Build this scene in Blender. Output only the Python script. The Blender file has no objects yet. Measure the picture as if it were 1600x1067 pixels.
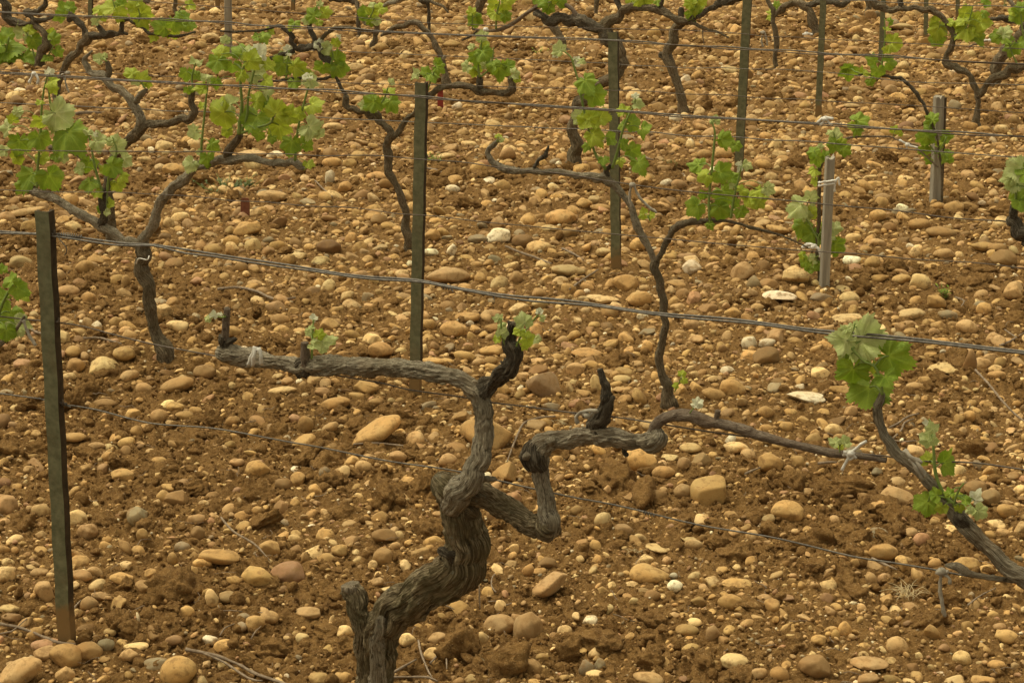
import bpy, bmesh, math, random
import numpy as np
from mathutils import Vector

# ------------------------------------------------------------------ camera, sky, sun, exposure
SC = bpy.context.scene
COL = SC.collection
FPX = 2800.0                      # focal length in pixels of the 1600 px wide photograph
HOR = -310.0                      # image row of the horizon
CAMH = 1.6
PITCH = math.atan((533.5 - HOR) / FPX)
cam_d = bpy.data.cameras.new('camera')
cam = bpy.data.objects.new('camera', cam_d)
COL.objects.link(cam)
cam.location = (0, 0, CAMH)
cam.rotation_euler = (math.pi / 2 - PITCH, 0, 0)
cam_d.sensor_width = 36.0
cam_d.lens = FPX / 1600 * 36.0
cam_d.clip_end = 1000
SC.camera = cam

SUN_EL, SUN_AZ = 66.0, -60.0      # soft high light from the left
world = bpy.data.worlds.new('World')
SC.world = world
world.use_nodes = True
wt = world.node_tree
for n_ in list(wt.nodes):
    wt.nodes.remove(n_)
wo = wt.nodes.new('ShaderNodeOutputWorld')
wb = wt.nodes.new('ShaderNodeBackground')
sky = wt.nodes.new('ShaderNodeTexSky')
sky.sky_type = 'NISHITA'
sky.sun_disc = False
sky.sun_elevation = math.radians(SUN_EL)
sky.sun_rotation = math.radians(SUN_AZ)
sky.air_density = 1.0
sky.dust_density = 5.0
hs = wt.nodes.new('ShaderNodeHueSaturation')
hs.inputs['Saturation'].default_value = 0.0
wt.links.new(sky.outputs[0], hs.inputs['Color'])
wm = wt.nodes.new('ShaderNodeMix'); wm.data_type = 'RGBA'; wm.blend_type = 'MULTIPLY'
wm.inputs[0].default_value = 1.0; wm.inputs[7].default_value = (1.0, 0.925, 0.70, 1)      # warm overcast
wt.links.new(hs.outputs[0], wm.inputs[6])
wt.links.new(wm.outputs[2], wb.inputs['Color'])
wt.links.new(wb.outputs[0], wo.inputs['Surface'])
wb.inputs['Strength'].default_value = 0.15

sun_d = bpy.data.lights.new('sun', 'SUN')
sun = bpy.data.objects.new('sun', sun_d)
COL.objects.link(sun)
sun_d.energy = 1.1
sun_d.angle = math.radians(40)
sun_d.color = (1.0, 0.91, 0.68)
_az = math.radians(SUN_AZ)
_sd = Vector((math.sin(_az) * math.cos(math.radians(SUN_EL)), math.cos(_az) * math.cos(math.radians(SUN_EL)), math.sin(math.radians(SUN_EL))))
sun.rotation_euler = _sd.to_track_quat('Z', 'Y').to_euler()
sun.location = (0, 0, 10)

SC.view_settings.view_transform = 'Standard'
SC.view_settings.look = 'None'
SC.view_settings.exposure = 0.42
SC.view_settings.gamma = 1.0
SC.cycles.max_bounces = 6
SC.cycles.diffuse_bounces = 3

rnd = random.Random(7)
nr = np.random.default_rng(11)

# ------------------------------------------------------------------ pixel <-> place
CP, SP = math.cos(PITCH), math.sin(PITCH)
def ray(px, py):
    a = (px - 800.0) / FPX
    b = -(py - 533.5) / FPX
    return np.array([a, CP + b * SP, -SP + b * CP])
def on_z(px, py, z=0.0):
    r = ray(px, py)
    t = (z - CAMH) / r[2]
    return np.array([r[0] * t, r[1] * t, z])
ROWN = np.array([0.4266, 0.9044])
def plane_c(px, py):
    g = on_z(px, py)
    return float(ROWN @ g[:2])
C1 = plane_c(100, 1000)
ROWC = {1: C1, 2: C1 * 1.563, 3: C1 * 2.08, 4: C1 * 2.68, 5: C1 * 3.24, 6: C1 * 3.81, 7: C1 * 4.37, 8: C1 * 4.93}
def on_c(px, py, c):
    r = ray(px, py)
    t = c / (ROWN @ r[:2])
    return np.array([0, 0, CAMH]) + r * t
def depth(p):
    return float(p[1] * CP - (p[2] - CAMH) * SP)
def proj(p):
    d = depth(p)
    u = p[1] * SP + (p[2] - CAMH) * CP
    return 800 + FPX * p[0] / d, 533.5 - FPX * u / d

# ------------------------------------------------------------------ numpy noise
_perm = np.random.default_rng(5).permutation(4096)
_val = np.random.default_rng(6).random(4096) * 2 - 1
def vnoise(x, y):
    xi = np.floor(x).astype(np.int64); yi = np.floor(y).astype(np.int64)
    fx = x - xi; fy = y - yi
    fx = fx * fx * fx * (fx * (fx * 6 - 15) + 10); fy = fy * fy * fy * (fy * (fy * 6 - 15) + 10)
    def h(a, b):
        return _val[_perm[(_perm[a & 4095] + b) & 4095]]
    a = h(xi, yi); b = h(xi + 1, yi); c = h(xi, yi + 1); d = h(xi + 1, yi + 1)
    return (a + (b - a) * fx) * (1 - fy) + (c + (d - c) * fx) * fy
def fbm(x, y, o=3, g=0.5):
    s = 0; a = 1.0
    for i in range(o):
        s = s + a * vnoise(x + 17.3 * i, y - 9.1 * i)
        x = x * 2.03; y = y * 2.03; a *= g
    return s
def stony(x, y):
    """how stony the surface is, 0..1, in bands along the vine rows"""
    u = x * ROWN[0] + y * ROWN[1]; v = -x * ROWN[1] + y * ROWN[0]
    n = fbm(v * 1.1 + 3, u * 2.1, 3, 0.6)
    return np.clip(0.52 + 0.80 * n, 0, 1)
def ground_h(x, y, fine=True):
    x = np.asarray(x, float); y = np.asarray(y, float)
    h = 0.010 * fbm(x * 1.3, y * 1.3 + 5, 2)
    h = h + 0.010 * fbm(x * 6.0 + 40, y * 6.0, 2)
    if fine:
        m = 1 - 0.45 * stony(x, y)
        r = 1 - np.abs(fbm(x * 24, y * 24 + 9, 3, 0.55))
        h = h + 0.017 * (r - 0.65) * m
        l = np.abs(fbm(x * 46 + 11, y * 46, 2, 0.5))
        h = h - 0.010 * (l - 0.3) * m
        h = h + 0.0055 * fbm(x * 110, y * 110, 2, 0.6)
    fade = np.clip((26 - y) / 8, 0, 1)
    return h * fade

# ------------------------------------------------------------------ objects
def tag(o, label=None, cat=None, group=None, kind=None):
    if label: o['label'] = label
    if cat: o['category'] = cat
    if group: o['group'] = group
    if kind: o['kind'] = kind
    return o
def empty(name, loc, **k):
    o = bpy.data.objects.new(name, None)
    o.empty_display_size = 0.05
    COL.objects.link(o); o.location = loc
    return tag(o, **k)
def mesh_obj(name, v, f, mat, parent=None, smooth=True, origin=None, attrs=None):
    """v (n,3) world points, f list of faces or (m,3|4) int array"""
    v = np.asarray(v, np.float32)
    if parent is not None:
        base = world_loc(parent)
        org = base if origin is None else np.array(origin)
    else:
        org = np.zeros(3) if origin is None else np.array(origin)
    me = bpy.data.meshes.new(name)
    if isinstance(f, np.ndarray):
        n, k = f.shape
        me.vertices.add(len(v)); me.vertices.foreach_set('co', (v - org).astype(np.float32).ravel())
        me.loops.add(n * k); me.loops.foreach_set('vertex_index', f.astype(np.int32).ravel())
        me.polygons.add(n)
        me.polygons.foreach_set('loop_start', (np.arange(n) * k).astype(np.int32))
        me.update(calc_edges=True)
    else:
        me.from_pydata((v - org).tolist(), [], f)
        me.update()
    if smooth:
        me.polygons.foreach_set('use_smooth', np.ones(len(me.polygons), bool))
    if attrs:
        for an, (ty, arr) in attrs.items():
            a = me.attributes.new(an, ty, 'POINT')
            key = {'FLOAT': 'value', 'FLOAT_VECTOR': 'vector', 'FLOAT_COLOR': 'color'}[ty]
            a.data.foreach_set(key, np.asarray(arr, np.float32).ravel())
    me.materials.append(mat)
    o = bpy.data.objects.new(name, me)
    COL.objects.link(o)
    if parent is not None:
        o.parent = parent
        o.location = tuple(org - world_loc(parent))
    else:
        o.location = tuple(org)
    return o
def world_loc(o):
    p = np.array(o.location, float)
    while o.parent is not None:
        o = o.parent
        p = p + np.array(o.location, float)
    return p

# ------------------------------------------------------------------ materials
def mat_new(name, rough=0.9, spec=0.25):
    m = bpy.data.materials.new(name); m.use_nodes = True
    nt = m.node_tree
    b = nt.nodes['Principled BSDF']
    b.inputs['Roughness'].default_value = rough
    b.inputs['Specular IOR Level'].default_value = spec
    return m, nt, b
def N(nt, t, **k):
    n = nt.nodes.new(t)
    for a, v in k.items():
        if a in n.inputs: n.inputs[a].default_value = v
        else: setattr(n, a, v)
    return n
def noise(nt, vec, scale, detail=4, rough=0.6, dist=0.0):
    n = N(nt, 'ShaderNodeTexNoise')
    n.inputs['Scale'].default_value = scale; n.inputs['Detail'].default_value = detail
    n.inputs['Roughness'].default_value = rough; n.inputs['Distortion'].default_value = dist
    if vec is not None: nt.links.new(vec, n.inputs['Vector'])
    return n.outputs['Fac']
def ramp(nt, fac, stops):
    r = N(nt, 'ShaderNodeValToRGB')
    e = r.color_ramp.elements
    while len(e) < len(stops): e.new(0.5)
    for i, (p, c) in enumerate(stops):
        e[i].position = p
        e[i].color = (c, c, c, 1) if isinstance(c, (int, float)) else (*c, 1)
    nt.links.new(fac, r.inputs[0])
    return r.outputs[0]
def mix(nt, fac, a, b, mode='MIX'):
    n = N(nt, 'ShaderNodeMix', data_type='RGBA', blend_type=mode)
    for s, v in ((n.inputs[0], fac), (n.inputs[6], a), (n.inputs[7], b)):
        if isinstance(v, (int, float)): s.default_value = v
        elif isinstance(v, tuple): s.default_value = (*v, 1)
        else: nt.links.new(v, s)
    return n.outputs[2]
def bump(nt, b, h, strength, dist=0.01):
    n = N(nt, 'ShaderNodeBump')
    n.inputs['Strength'].default_value = strength; n.inputs['Distance'].default_value = dist
    nt.links.new(h, n.inputs['Height'])
    nt.links.new(n.outputs[0], b.inputs['Normal'])
def geo_pos(nt):
    return N(nt, 'ShaderNodeNewGeometry').outputs['Position']
def attr(nt, name, out):
    a = N(nt, 'ShaderNodeAttribute', attribute_name=name)
    return a.outputs[out]

def make_soil():
    m, nt, b = mat_new('soil', 0.97, 0.1)
    p = geo_pos(nt)
    big = noise(nt, p, 1.6, 3)
    med = noise(nt, p, 14, 5, 0.65)
    fin = noise(nt, p, 120, 4, 0.7)
    c = ramp(nt, big, [(0.3, (0.114, 0.054, 0.016)), (0.7, (0.180, 0.094, 0.030))])
    c = mix(nt, ramp(nt, med, [(0.35, 0.0), (0.7, 0.75)]), c, (0.235, 0.128, 0.041))
    c = mix(nt, ramp(nt, fin, [(0.38, 0.0), (0.75, 0.8)]), c, (0.32, 0.19, 0.070))
    c = mix(nt, ramp(nt, noise(nt, p, 33, 3), [(0.52, 0.0), (0.72, 0.6)]), c, (0.068, 0.030, 0.010))
    grit = N(nt, 'ShaderNodeTexVoronoi'); grit.inputs['Scale'].default_value = 170; nt.links.new(p, grit.inputs['Vector'])
    c = mix(nt, ramp(nt, grit.outputs['Distance'], [(0.12, 0.55), (0.24, 0.0)]), c, (0.44, 0.30, 0.15))
    nt.links.new(c, b.inputs['Base Color'])
    hsum = N(nt, 'ShaderNodeMath', operation='ADD')
    nt.links.new(noise(nt, p, 60, 8, 0.75), hsum.inputs[0]); nt.links.new(fin, hsum.inputs[1])
    bump(nt, b, hsum.outputs[0], 0.9, 0.008)
    return m
def make_stone():
    m, nt, b = mat_new('stone', 0.8, 0.3)
    col = attr(nt, 'Col', 'Color')
    p = geo_pos(nt)
    n1 = noise(nt, p, 22, 4, 0.6); n2 = noise(nt, p, 160, 3, 0.7); n3 = noise(nt, p, 55, 4, 0.7)
    c = mix(nt, ramp(nt, n1, [(0.35, 0.0), (0.7, 0.5)]), col, mix(nt, 1.0, col, (1.12, 0.88, 0.62), 'MULTIPLY'))
    c = mix(nt, ramp(nt, n2, [(0.4, 0.0), (0.75, 0.35)]), c, mix(nt, 1.0, c, (0.62, 0.55, 0.45), 'MULTIPLY'))
    c = mix(nt, ramp(nt, n3, [(0.50, 0.0), (0.62, 0.68)]), c, (0.225, 0.124, 0.040))   # soil caked on it
    nt.links.new(c, b.inputs['Base Color'])
    bump(nt, b, noise(nt, p, 90, 5, 0.7), 0.35, 0.004)
    return m
def make_bark(name, dark, mid, light, moss=0.0, mosscol=(0.07, 0.075, 0.02)):
    m, nt, b = mat_new(name, 0.95, 0.15)
    v = attr(nt, 'bark', 'Vector')
    n1 = noise(nt, v, 6.2, 8, 0.75, 0.9)
    n2 = noise(nt, v, 13.0, 5, 0.7, 0.3)
    s = N(nt, 'ShaderNodeMath', operation='MULTIPLY_ADD')
    nt.links.new(n2, s.inputs[0]); s.inputs[1].default_value = 0.6
    nt.links.new(n1, s.inputs[2])
    c = ramp(nt, s.outputs[0], [(0.62, dark), (0.76, mid), (0.90, light)])
    p = geo_pos(nt)
    c = mix(nt, ramp(nt, noise(nt, p, 26, 5, 0.7), [(0.42, 0.0), (0.68, 0.6)]), c, mid)
    c = mix(nt, ramp(nt, noise(nt, p, 75, 5, 0.75), [(0.54, 0.0), (0.68, 0.75)]), c, tuple(x * 0.9 + 0.004 for x in dark))
    c = mix(nt, ramp(nt, noise(nt, p, 11, 3, 0.6), [(0.5, 0.0), (0.75, 0.4)]), c, (mid[0] * 1.1, mid[1] * 0.85, mid[2] * 0.62))
    if moss > 0:
        c = mix(nt, ramp(nt, noise(nt, p, 13, 5, 0.7), [(0.42, 0.0), (0.62, moss)]), c, mosscol)
        c = mix(nt, ramp(nt, noise(nt, p, 70, 2, 0.5), [(0.66, 0.0), (0.74, 0.5)]), c, (0.30, 0.30, 0.22))
    nt.links.new(c, b.inputs['Base Color'])
    h2 = N(nt, 'ShaderNodeMath', operation='MULTIPLY_ADD'); nt.links.new(noise(nt, p, 90, 6, 0.75), h2.inputs[0]); h2.inputs[1].default_value = 0.7
    nt.links.new(s.outputs[0], h2.inputs[2])
    bump(nt, b, h2.outputs[0], 1.0, 0.014)
    return m
def make_leaf(name, c1, c2, back, trans=0.38):
    m, nt, b = mat_new(name, 0.55, 0.35)
    p = geo_pos(nt)
    n1 = noise(nt, p, 45, 3)
    c = mix(nt, ramp(nt, n1, [(0.35, 0.0), (0.65, 1.0)]), c1, c2)
    c = mix(nt, ramp(nt, noise(nt, p, 350, 3, 0.7), [(0.4, 0.0), (0.8, 0.4)]), c, tuple(x * 0.6 for x in c1))
    vein = attr(nt, 'vein', 'Fac')
    c = mix(nt, vein, c, tuple(min(1, x * 1.7 + 0.02) for x in c2))
    c = mix(nt, ramp(nt, noise(nt, p, 90, 4, 0.7), [(0.35, 0.0), (0.75, 0.5)]), c, tuple(x * 0.55 for x in c1))
    g = N(nt, 'ShaderNodeNewGeometry')
    c = mix(nt, g.outputs['Backfacing'], c, back)
    nt.links.new(c, b.inputs['Base Color'])
    tr = N(nt, 'ShaderNodeBsdfTranslucent'); nt.links.new(c, tr.inputs['Color'])
    ms = N(nt, 'ShaderNodeMixShader'); ms.inputs[0].default_value = trans
    nt.links.new(b.outputs[0], ms.inputs[1]); nt.links.new(tr.outputs[0], ms.inputs[2])
    nt.links.new(ms.outputs[0], nt.nodes['Material Output'].inputs['Surface'])
    bump(nt, b, noise(nt, p, 230, 4, 0.7), 0.7, 0.004)
    return m
def make_plain(name, a, b2, scale, rough=0.8, spec=0.3, metal=0.0, extra=None, stretch=None):
    m, nt, b = mat_new(name, rough, spec)
    b.inputs['Metallic'].default_value = metal
    p = geo_pos(nt)
    if stretch:
        mp = N(nt, 'ShaderNodeMapping'); mp.inputs['Scale'].default_value = stretch
        nt.links.new(p, mp.inputs['Vector']); p2 = mp.outputs[0]
    else: p2 = p
    n1 = noise(nt, p2, scale, 5, 0.65)
    c = ramp(nt, n1, [(0.3, a), (0.7, b2)])
    if extra:
        col, sc, lo, hi, amt = extra
        c = mix(nt, ramp(nt, noise(nt, p2, sc, 5, 0.7), [(lo, 0.0), (hi, amt)]), c, col)
    nt.links.new(c, b.inputs['Base Color'])
    bump(nt, b, noise(nt, p2, scale * 3, 4, 0.7), 0.3, 0.003)
    return m

M = {}
M['soil'] = make_soil()
M['stone'] = make_stone()
M['bark'] = make_bark('vine_bark', (0.035, 0.025, 0.014), (0.37, 0.30, 0.20), (0.78, 0.68, 0.50), 0.2, (0.12, 0.10, 0.04))
M['bark_moss'] = make_bark('mossy_vine_bark', (0.022, 0.016, 0.009), (0.175, 0.128, 0.068), (0.54, 0.43, 0.26), 0.45, (0.085, 0.078, 0.025))
M['cut'] = make_bark('cut_wood_end', (0.16, 0.12, 0.08), (0.36, 0.29, 0.195), (0.56, 0.47, 0.34), 0.2)
M['bark_dark'] = make_bark('blackened_vine_bark', (0.012, 0.009, 0.006), (0.085, 0.064, 0.04), (0.34, 0.28, 0.195), 0.3, (0.20,0.18,0.13))
M['bark_brown'] = make_bark('brown_vine_bark', (0.028, 0.018, 0.009), (0.19, 0.145, 0.088), (0.46, 0.37, 0.24), 0.25, (0.10, 0.085, 0.03))
M['cane'] = make_bark('cane_bark', (0.09, 0.055, 0.032), (0.28, 0.20, 0.135), (0.52, 0.42, 0.31), 0.0)
M['leaf_m'] = make_leaf('green_leaf', (0.20, 0.31, 0.018), (0.35, 0.46, 0.042), (0.27, 0.34, 0.10))
M['leaf_y'] = make_leaf('yellow_green_leaf', (0.36, 0.44, 0.022), (0.52, 0.59, 0.065), (0.36, 0.40, 0.12))
M['leaf_p'] = make_leaf('young_downy_leaf', (0.44, 0.51, 0.16), (0.62, 0.66, 0.28), (0.64, 0.66, 0.33))
M['leaf_w'] = make_leaf('white_downy_leaf', (0.66, 0.66, 0.42), (0.80, 0.79, 0.56), (0.78, 0.73, 0.54))
M['shoot'] = make_plain('green_shoot', (0.13, 0.20, 0.035), (0.22, 0.27, 0.07), 60, 0.6)
M['post'] = make_plain('painted_steel', (0.098, 0.100, 0.052), (0.200, 0.192, 0.108), 60, 0.85, 0.2, 0.0, ((0.13, 0.085, 0.040), 13, 0.50, 0.75, 0.45))
M['post_rust_shade'] = make_plain('shaded_rusty_steel', (0.028, 0.020, 0.011), (0.075, 0.052, 0.028), 50, 0.9, 0.15)  # rust brown, darkened to paint the shade on the right flange
def soil_foot(m, top=0.10):
    nt = m.node_tree; b = nt.nodes['Principled BSDF']
    src = b.inputs['Base Color'].links[0].from_socket
    sx = N(nt, 'ShaderNodeSeparateXYZ'); p = geo_pos(nt); nt.links.new(p, sx.inputs[0])
    ad = N(nt, 'ShaderNodeMath', operation='MULTIPLY_ADD'); nt.links.new(noise(nt, p, 30, 4), ad.inputs[0]); ad.inputs[1].default_value = -0.11; nt.links.new(sx.outputs['Z'], ad.inputs[2])
    c = mix(nt, ramp(nt, ad.outputs[0], [(0.0, 0.9), (top - 0.055, 0.0)]), src, (0.22, 0.13, 0.048))
    nt.links.new(c, b.inputs['Base Color'])
soil_foot(M['post'], 0.085); soil_foot(M['post_rust_shade'], 0.085)
M['wood'] = make_plain('weathered_wood', (0.22, 0.195, 0.150), (0.43, 0.385, 0.30), 40, 0.95, 0.1, 0.0, ((0.10, 0.06, 0.03), 9, 0.5, 0.75, 0.6), (1, 1, 0.08))
M['wood_shade'] = make_plain('shaded_wood', (0.04, 0.028, 0.018), (0.13, 0.095, 0.06), 40, 0.95, 0.1, 0.0, None, (1, 1, 0.1))  # dark copy of the wood for the stake's shaded right face
M['wire'] = make_plain('galvanised_wire', (0.055, 0.048, 0.040), (0.20, 0.175, 0.14), 140, 0.6, 0.4, 0.3)
M['wire_dull'] = make_plain('rusting_wire', (0.060, 0.045, 0.032), (0.16, 0.125, 0.095), 120, 0.7, 0.4, 0.3)
M['tie'] = make_plain('white_tie', (0.50, 0.47, 0.40), (0.74, 0.71, 0.64), 50, 0.7)
M['tie_grey'] = make_plain('grey_tie', (0.22, 0.19, 0.14), (0.40, 0.35, 0.27), 70, 0.8)
M['red'] = make_plain('red_plastic', (0.20, 0.028, 0.018), (0.30, 0.05, 0.03), 60, 0.6)
M['red_faded'] = make_plain('faded_red_plastic', (0.16, 0.055, 0.03), (0.25, 0.10, 0.055), 60, 0.8)
M['twig'] = make_plain('dry_twig', (0.13, 0.09, 0.055), (0.30, 0.23, 0.16), 90, 0.9, 0.2)
M['straw'] = make_plain('straw', (0.40, 0.30, 0.15), (0.62, 0.50, 0.29), 60, 0.8)
M['weed'] = make_leaf('weed_leaf', (0.075, 0.115, 0.03), (0.14, 0.18, 0.055), (0.14, 0.18, 0.07), 0.3)
M['cutwood'] = make_plain('cut_wood', (0.22, 0.165, 0.10), (0.36, 0.28, 0.18), 90, 0.9, 0.1)

# ------------------------------------------------------------------ ground sheet
def build_ground():
    d = [0.4]
    while d[-1] < 340:
        x = d[-1]
        k = 0.035 if x < 2.6 else (0.0017 if x < 7 else (0.0026 if x < 17 else (0.02 if x < 30 else 0.15)))
        d.append(x * (1 + k))
    d = np.array(d)
    fine = np.linspace(-0.42, 0.42, 601)
    side = np.array([0.46, 0.52, 0.62, 0.8, 1.1, 1.7, 3.0])
    t = np.concatenate([-side[::-1], fine, side])
    D, T = np.meshgrid(d, t, indexing='ij')
    X = T * (D + 0.5); Y = D
    Z = ground_h(X, Y)
    v = np.stack([X, Y, Z], -1).reshape(-1, 3)
    nd, ntt = D.shape
    i = np.arange(nd * ntt).reshape(nd, ntt)
    f = np.stack([i[:-1, :-1], i[:-1, 1:], i[1:, 1:], i[1:, :-1]], -1).reshape(-1, 4)
    o = mesh_obj('ground', v, f, M['soil'])
    tag(o, 'bare reddish brown tilled vineyard soil', 'ground', None, 'structure')
build_ground()

# ------------------------------------------------------------------ tubes (trunks, canes, wires)
def spline(pts, step):
    """pts (n,k) control rows -> dense rows by Catmull-Rom"""
    P = np.asarray(pts, float)
    if len(P) == 2:
        L = np.linalg.norm(P[1, :3] - P[0, :3]); n = max(2, int(L / step) + 1)
        t = np.linspace(0, 1, n)[:, None]
        return P[0] * (1 - t) + P[1] * t
    Q = np.vstack([2 * P[0] - P[1], P, 2 * P[-1] - P[-2]])
    out = []
    for i in range(1, len(Q) - 2):
        L = np.linalg.norm(Q[i + 1, :3] - Q[i, :3]); n = max(1, int(L / step))
        t = (np.arange(n) / n)[:, None]
        a, b, c, e = Q[i - 1], Q[i], Q[i + 1], Q[i + 2]
        out.append(0.5 * (2 * b + (c - a) * t + (2 * a - 5 * b + 4 * c - e) * t * t + (3 * b - a - 3 * c + e) * t ** 3))
    out.append(P[-1:])
    R = np.vstack(out)
    if R.shape[1] > 3: R[:, 3] = np.maximum(R[:, 3], P[:, 3].min() * 0.6)
    return R
def tube(pts, seg=12, step=0.01, rough=0.0, lump=0.0, twist=0.0, knots=0.0, seed=0, cap='flat', ridges=9, grain=4.5):
    R = spline(pts, step)
    n = len(R)
    C = R[:, :3]; r = R[:, 3]
    T = np.gradient(C, axis=0)
    T /= np.linalg.norm(T, axis=1)[:, None] + 1e-12
    s = np.concatenate([[0], np.cumsum(np.linalg.norm(np.diff(C, axis=0), axis=1))])
    up = np.array([0.3, -1.0, 0.2]); up -= T[0] * (up @ T[0]); up /= np.linalg.norm(up)
    U = np.zeros((n, 3)); U[0] = up
    for i in range(1, n):
        u = U[i - 1] - T[i] * (U[i - 1] @ T[i]); l = np.linalg.norm(u)
        U[i] = u / l if l > 1e-6 else U[i - 1]
    V = np.cross(T, U)
    th = np.arange(seg) / seg * 2 * np.pi
    TH, S = np.meshgrid(th, s)
    rr = np.repeat(r[:, None], seg, 1)
    rm = max(r.max(), 1e-4)
    if lump > 0:
        q = S / (rm * 2.4) + seed * 3.1
        rr = rr * (1 + lump * vnoise(np.cos(TH) * 1.1 + q * 0.9 + 7, np.sin(TH) * 1.1 + q * 0.7 + seed) + lump * 0.6 * vnoise(q * 2.1, np.sin(TH + seed) * 1.4 + 3))
    if knots > 0:
        rk = np.random.default_rng(int(abs(seed) * 100) + 3)
        for _ in range(int(s[-1] / (rm * 5)) + 1):
            s0 = rk.uniform(0, s[-1]); t0 = rk.uniform(0, 6.28); wd = rk.uniform(0.3, 0.75); am = rk.uniform(0.3, 1.0) * knots
            dt = np.abs((TH - t0 + np.pi) % (2 * np.pi) - np.pi)
            q2 = ((S - s0) / (rm * wd)) ** 2 + (dt / wd) ** 2
            rr = rr * (1 + am * np.exp(-q2) - am * 0.55 * np.exp(-q2 * 7))
    if rough > 0:
        A = TH + twist * S / (rm * 6) + 0.30 * vnoise(S / (rm * 2.4) + seed, TH * 0 + seed) + 0.10 * vnoise(S / (rm * 0.55) + seed, np.cos(TH) * 2 + 9)
        k = ridges / (2 * np.pi)
        rr = rr * (1 + rough * 0.55 * fbm(np.cos(TH) * 3 + S / (rm * 0.8), np.sin(TH) * 3 + S / (rm * 0.9) + seed, 3, 0.6))
        a1 = np.abs(vnoise(np.cos(A) * k * 1.7 + 30, np.sin(A) * k * 1.7 + S / (rm * grain) + seed))
        a2 = np.abs(vnoise(np.cos(A) * k * 4 + 90, np.sin(A) * k * 4 + S / (rm * grain * 0.8) + seed * 2))
        rr = rr * (1 + rough * (0.35 - a1) + rough * 0.6 * (0.35 - a2))
    v = C[:, None, :] + rr[..., None] * (np.cos(TH)[..., None] * U[:, None, :] + np.sin(TH)[..., None] * V[:, None, :])
    AA = TH + twist * S / (rm * 6) + (0.30 * vnoise(S / (rm * 2.4) + seed, TH * 0 + seed) if rough > 0 else 0)
    bark = np.stack([np.cos(AA) * 1.2, np.sin(AA) * 1.2, S / (rm * (grain * 0.6 + 1.5)) + seed * 1.7], -1)
    v = v.reshape(-1, 3); bark = bark.reshape(-1, 3)
    i = np.arange(n * seg).reshape(n, seg)
    j = np.roll(i, -1, 1)
    f = np.stack([i[:-1], j[:-1], j[1:], i[1:]], -1).reshape(-1, 4)
    # caps: fan as degenerate-free triangles stored as quads is avoided: use extra rings
    vs = [v]; bs = [bark]; fs = [f]; base = len(v)
    for end, sg in ((0, -1), (n - 1, 1)):
        rings = [(0.75, 0.03 if cap == 'flat' else 0.5), (0.4, 0.035 if cap == 'flat' else 0.8), (0.03, 0.04 if cap == 'flat' else 0.9)]
        prev = i[end]
        for (kk, hh) in rings:
            ring = C[end] + sg * T[end] * hh * r[end] + (v[i[end]] - C[end]) * kk
            idx = base + np.arange(seg)
            vs.append(ring); bs.append(bark[i[end]] + [0, 0, sg * 0.1 * (1 - kk)])
            a, b = (prev, idx) if sg > 0 else (idx, prev)
            fs.append(np.stack([a, np.roll(a, -1), np.roll(b, -1), b], -1))
            prev = idx; base += seg
    return np.vstack(vs), np.vstack(fs), np.vstack(bs)
def join(parts):
    vs, fs, bs = [], [], []; o = 0
    for v, f, b in parts:
        vs.append(v); fs.append(f + o); bs.append(b); o += len(v)
    return np.vstack(vs), np.vstack(fs), np.vstack(bs)

def px_pts(pts, c):
    """(px, py, radius px[, metres behind the row]) -> world rows with radius"""
    out = []
    for p in pts:
        off = p[3] if len(p) > 3 else 0.0
        w = on_c(p[0], p[1], c + off)
        out.append([*w, p[2] * depth(w) / FPX])
    return out

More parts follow.
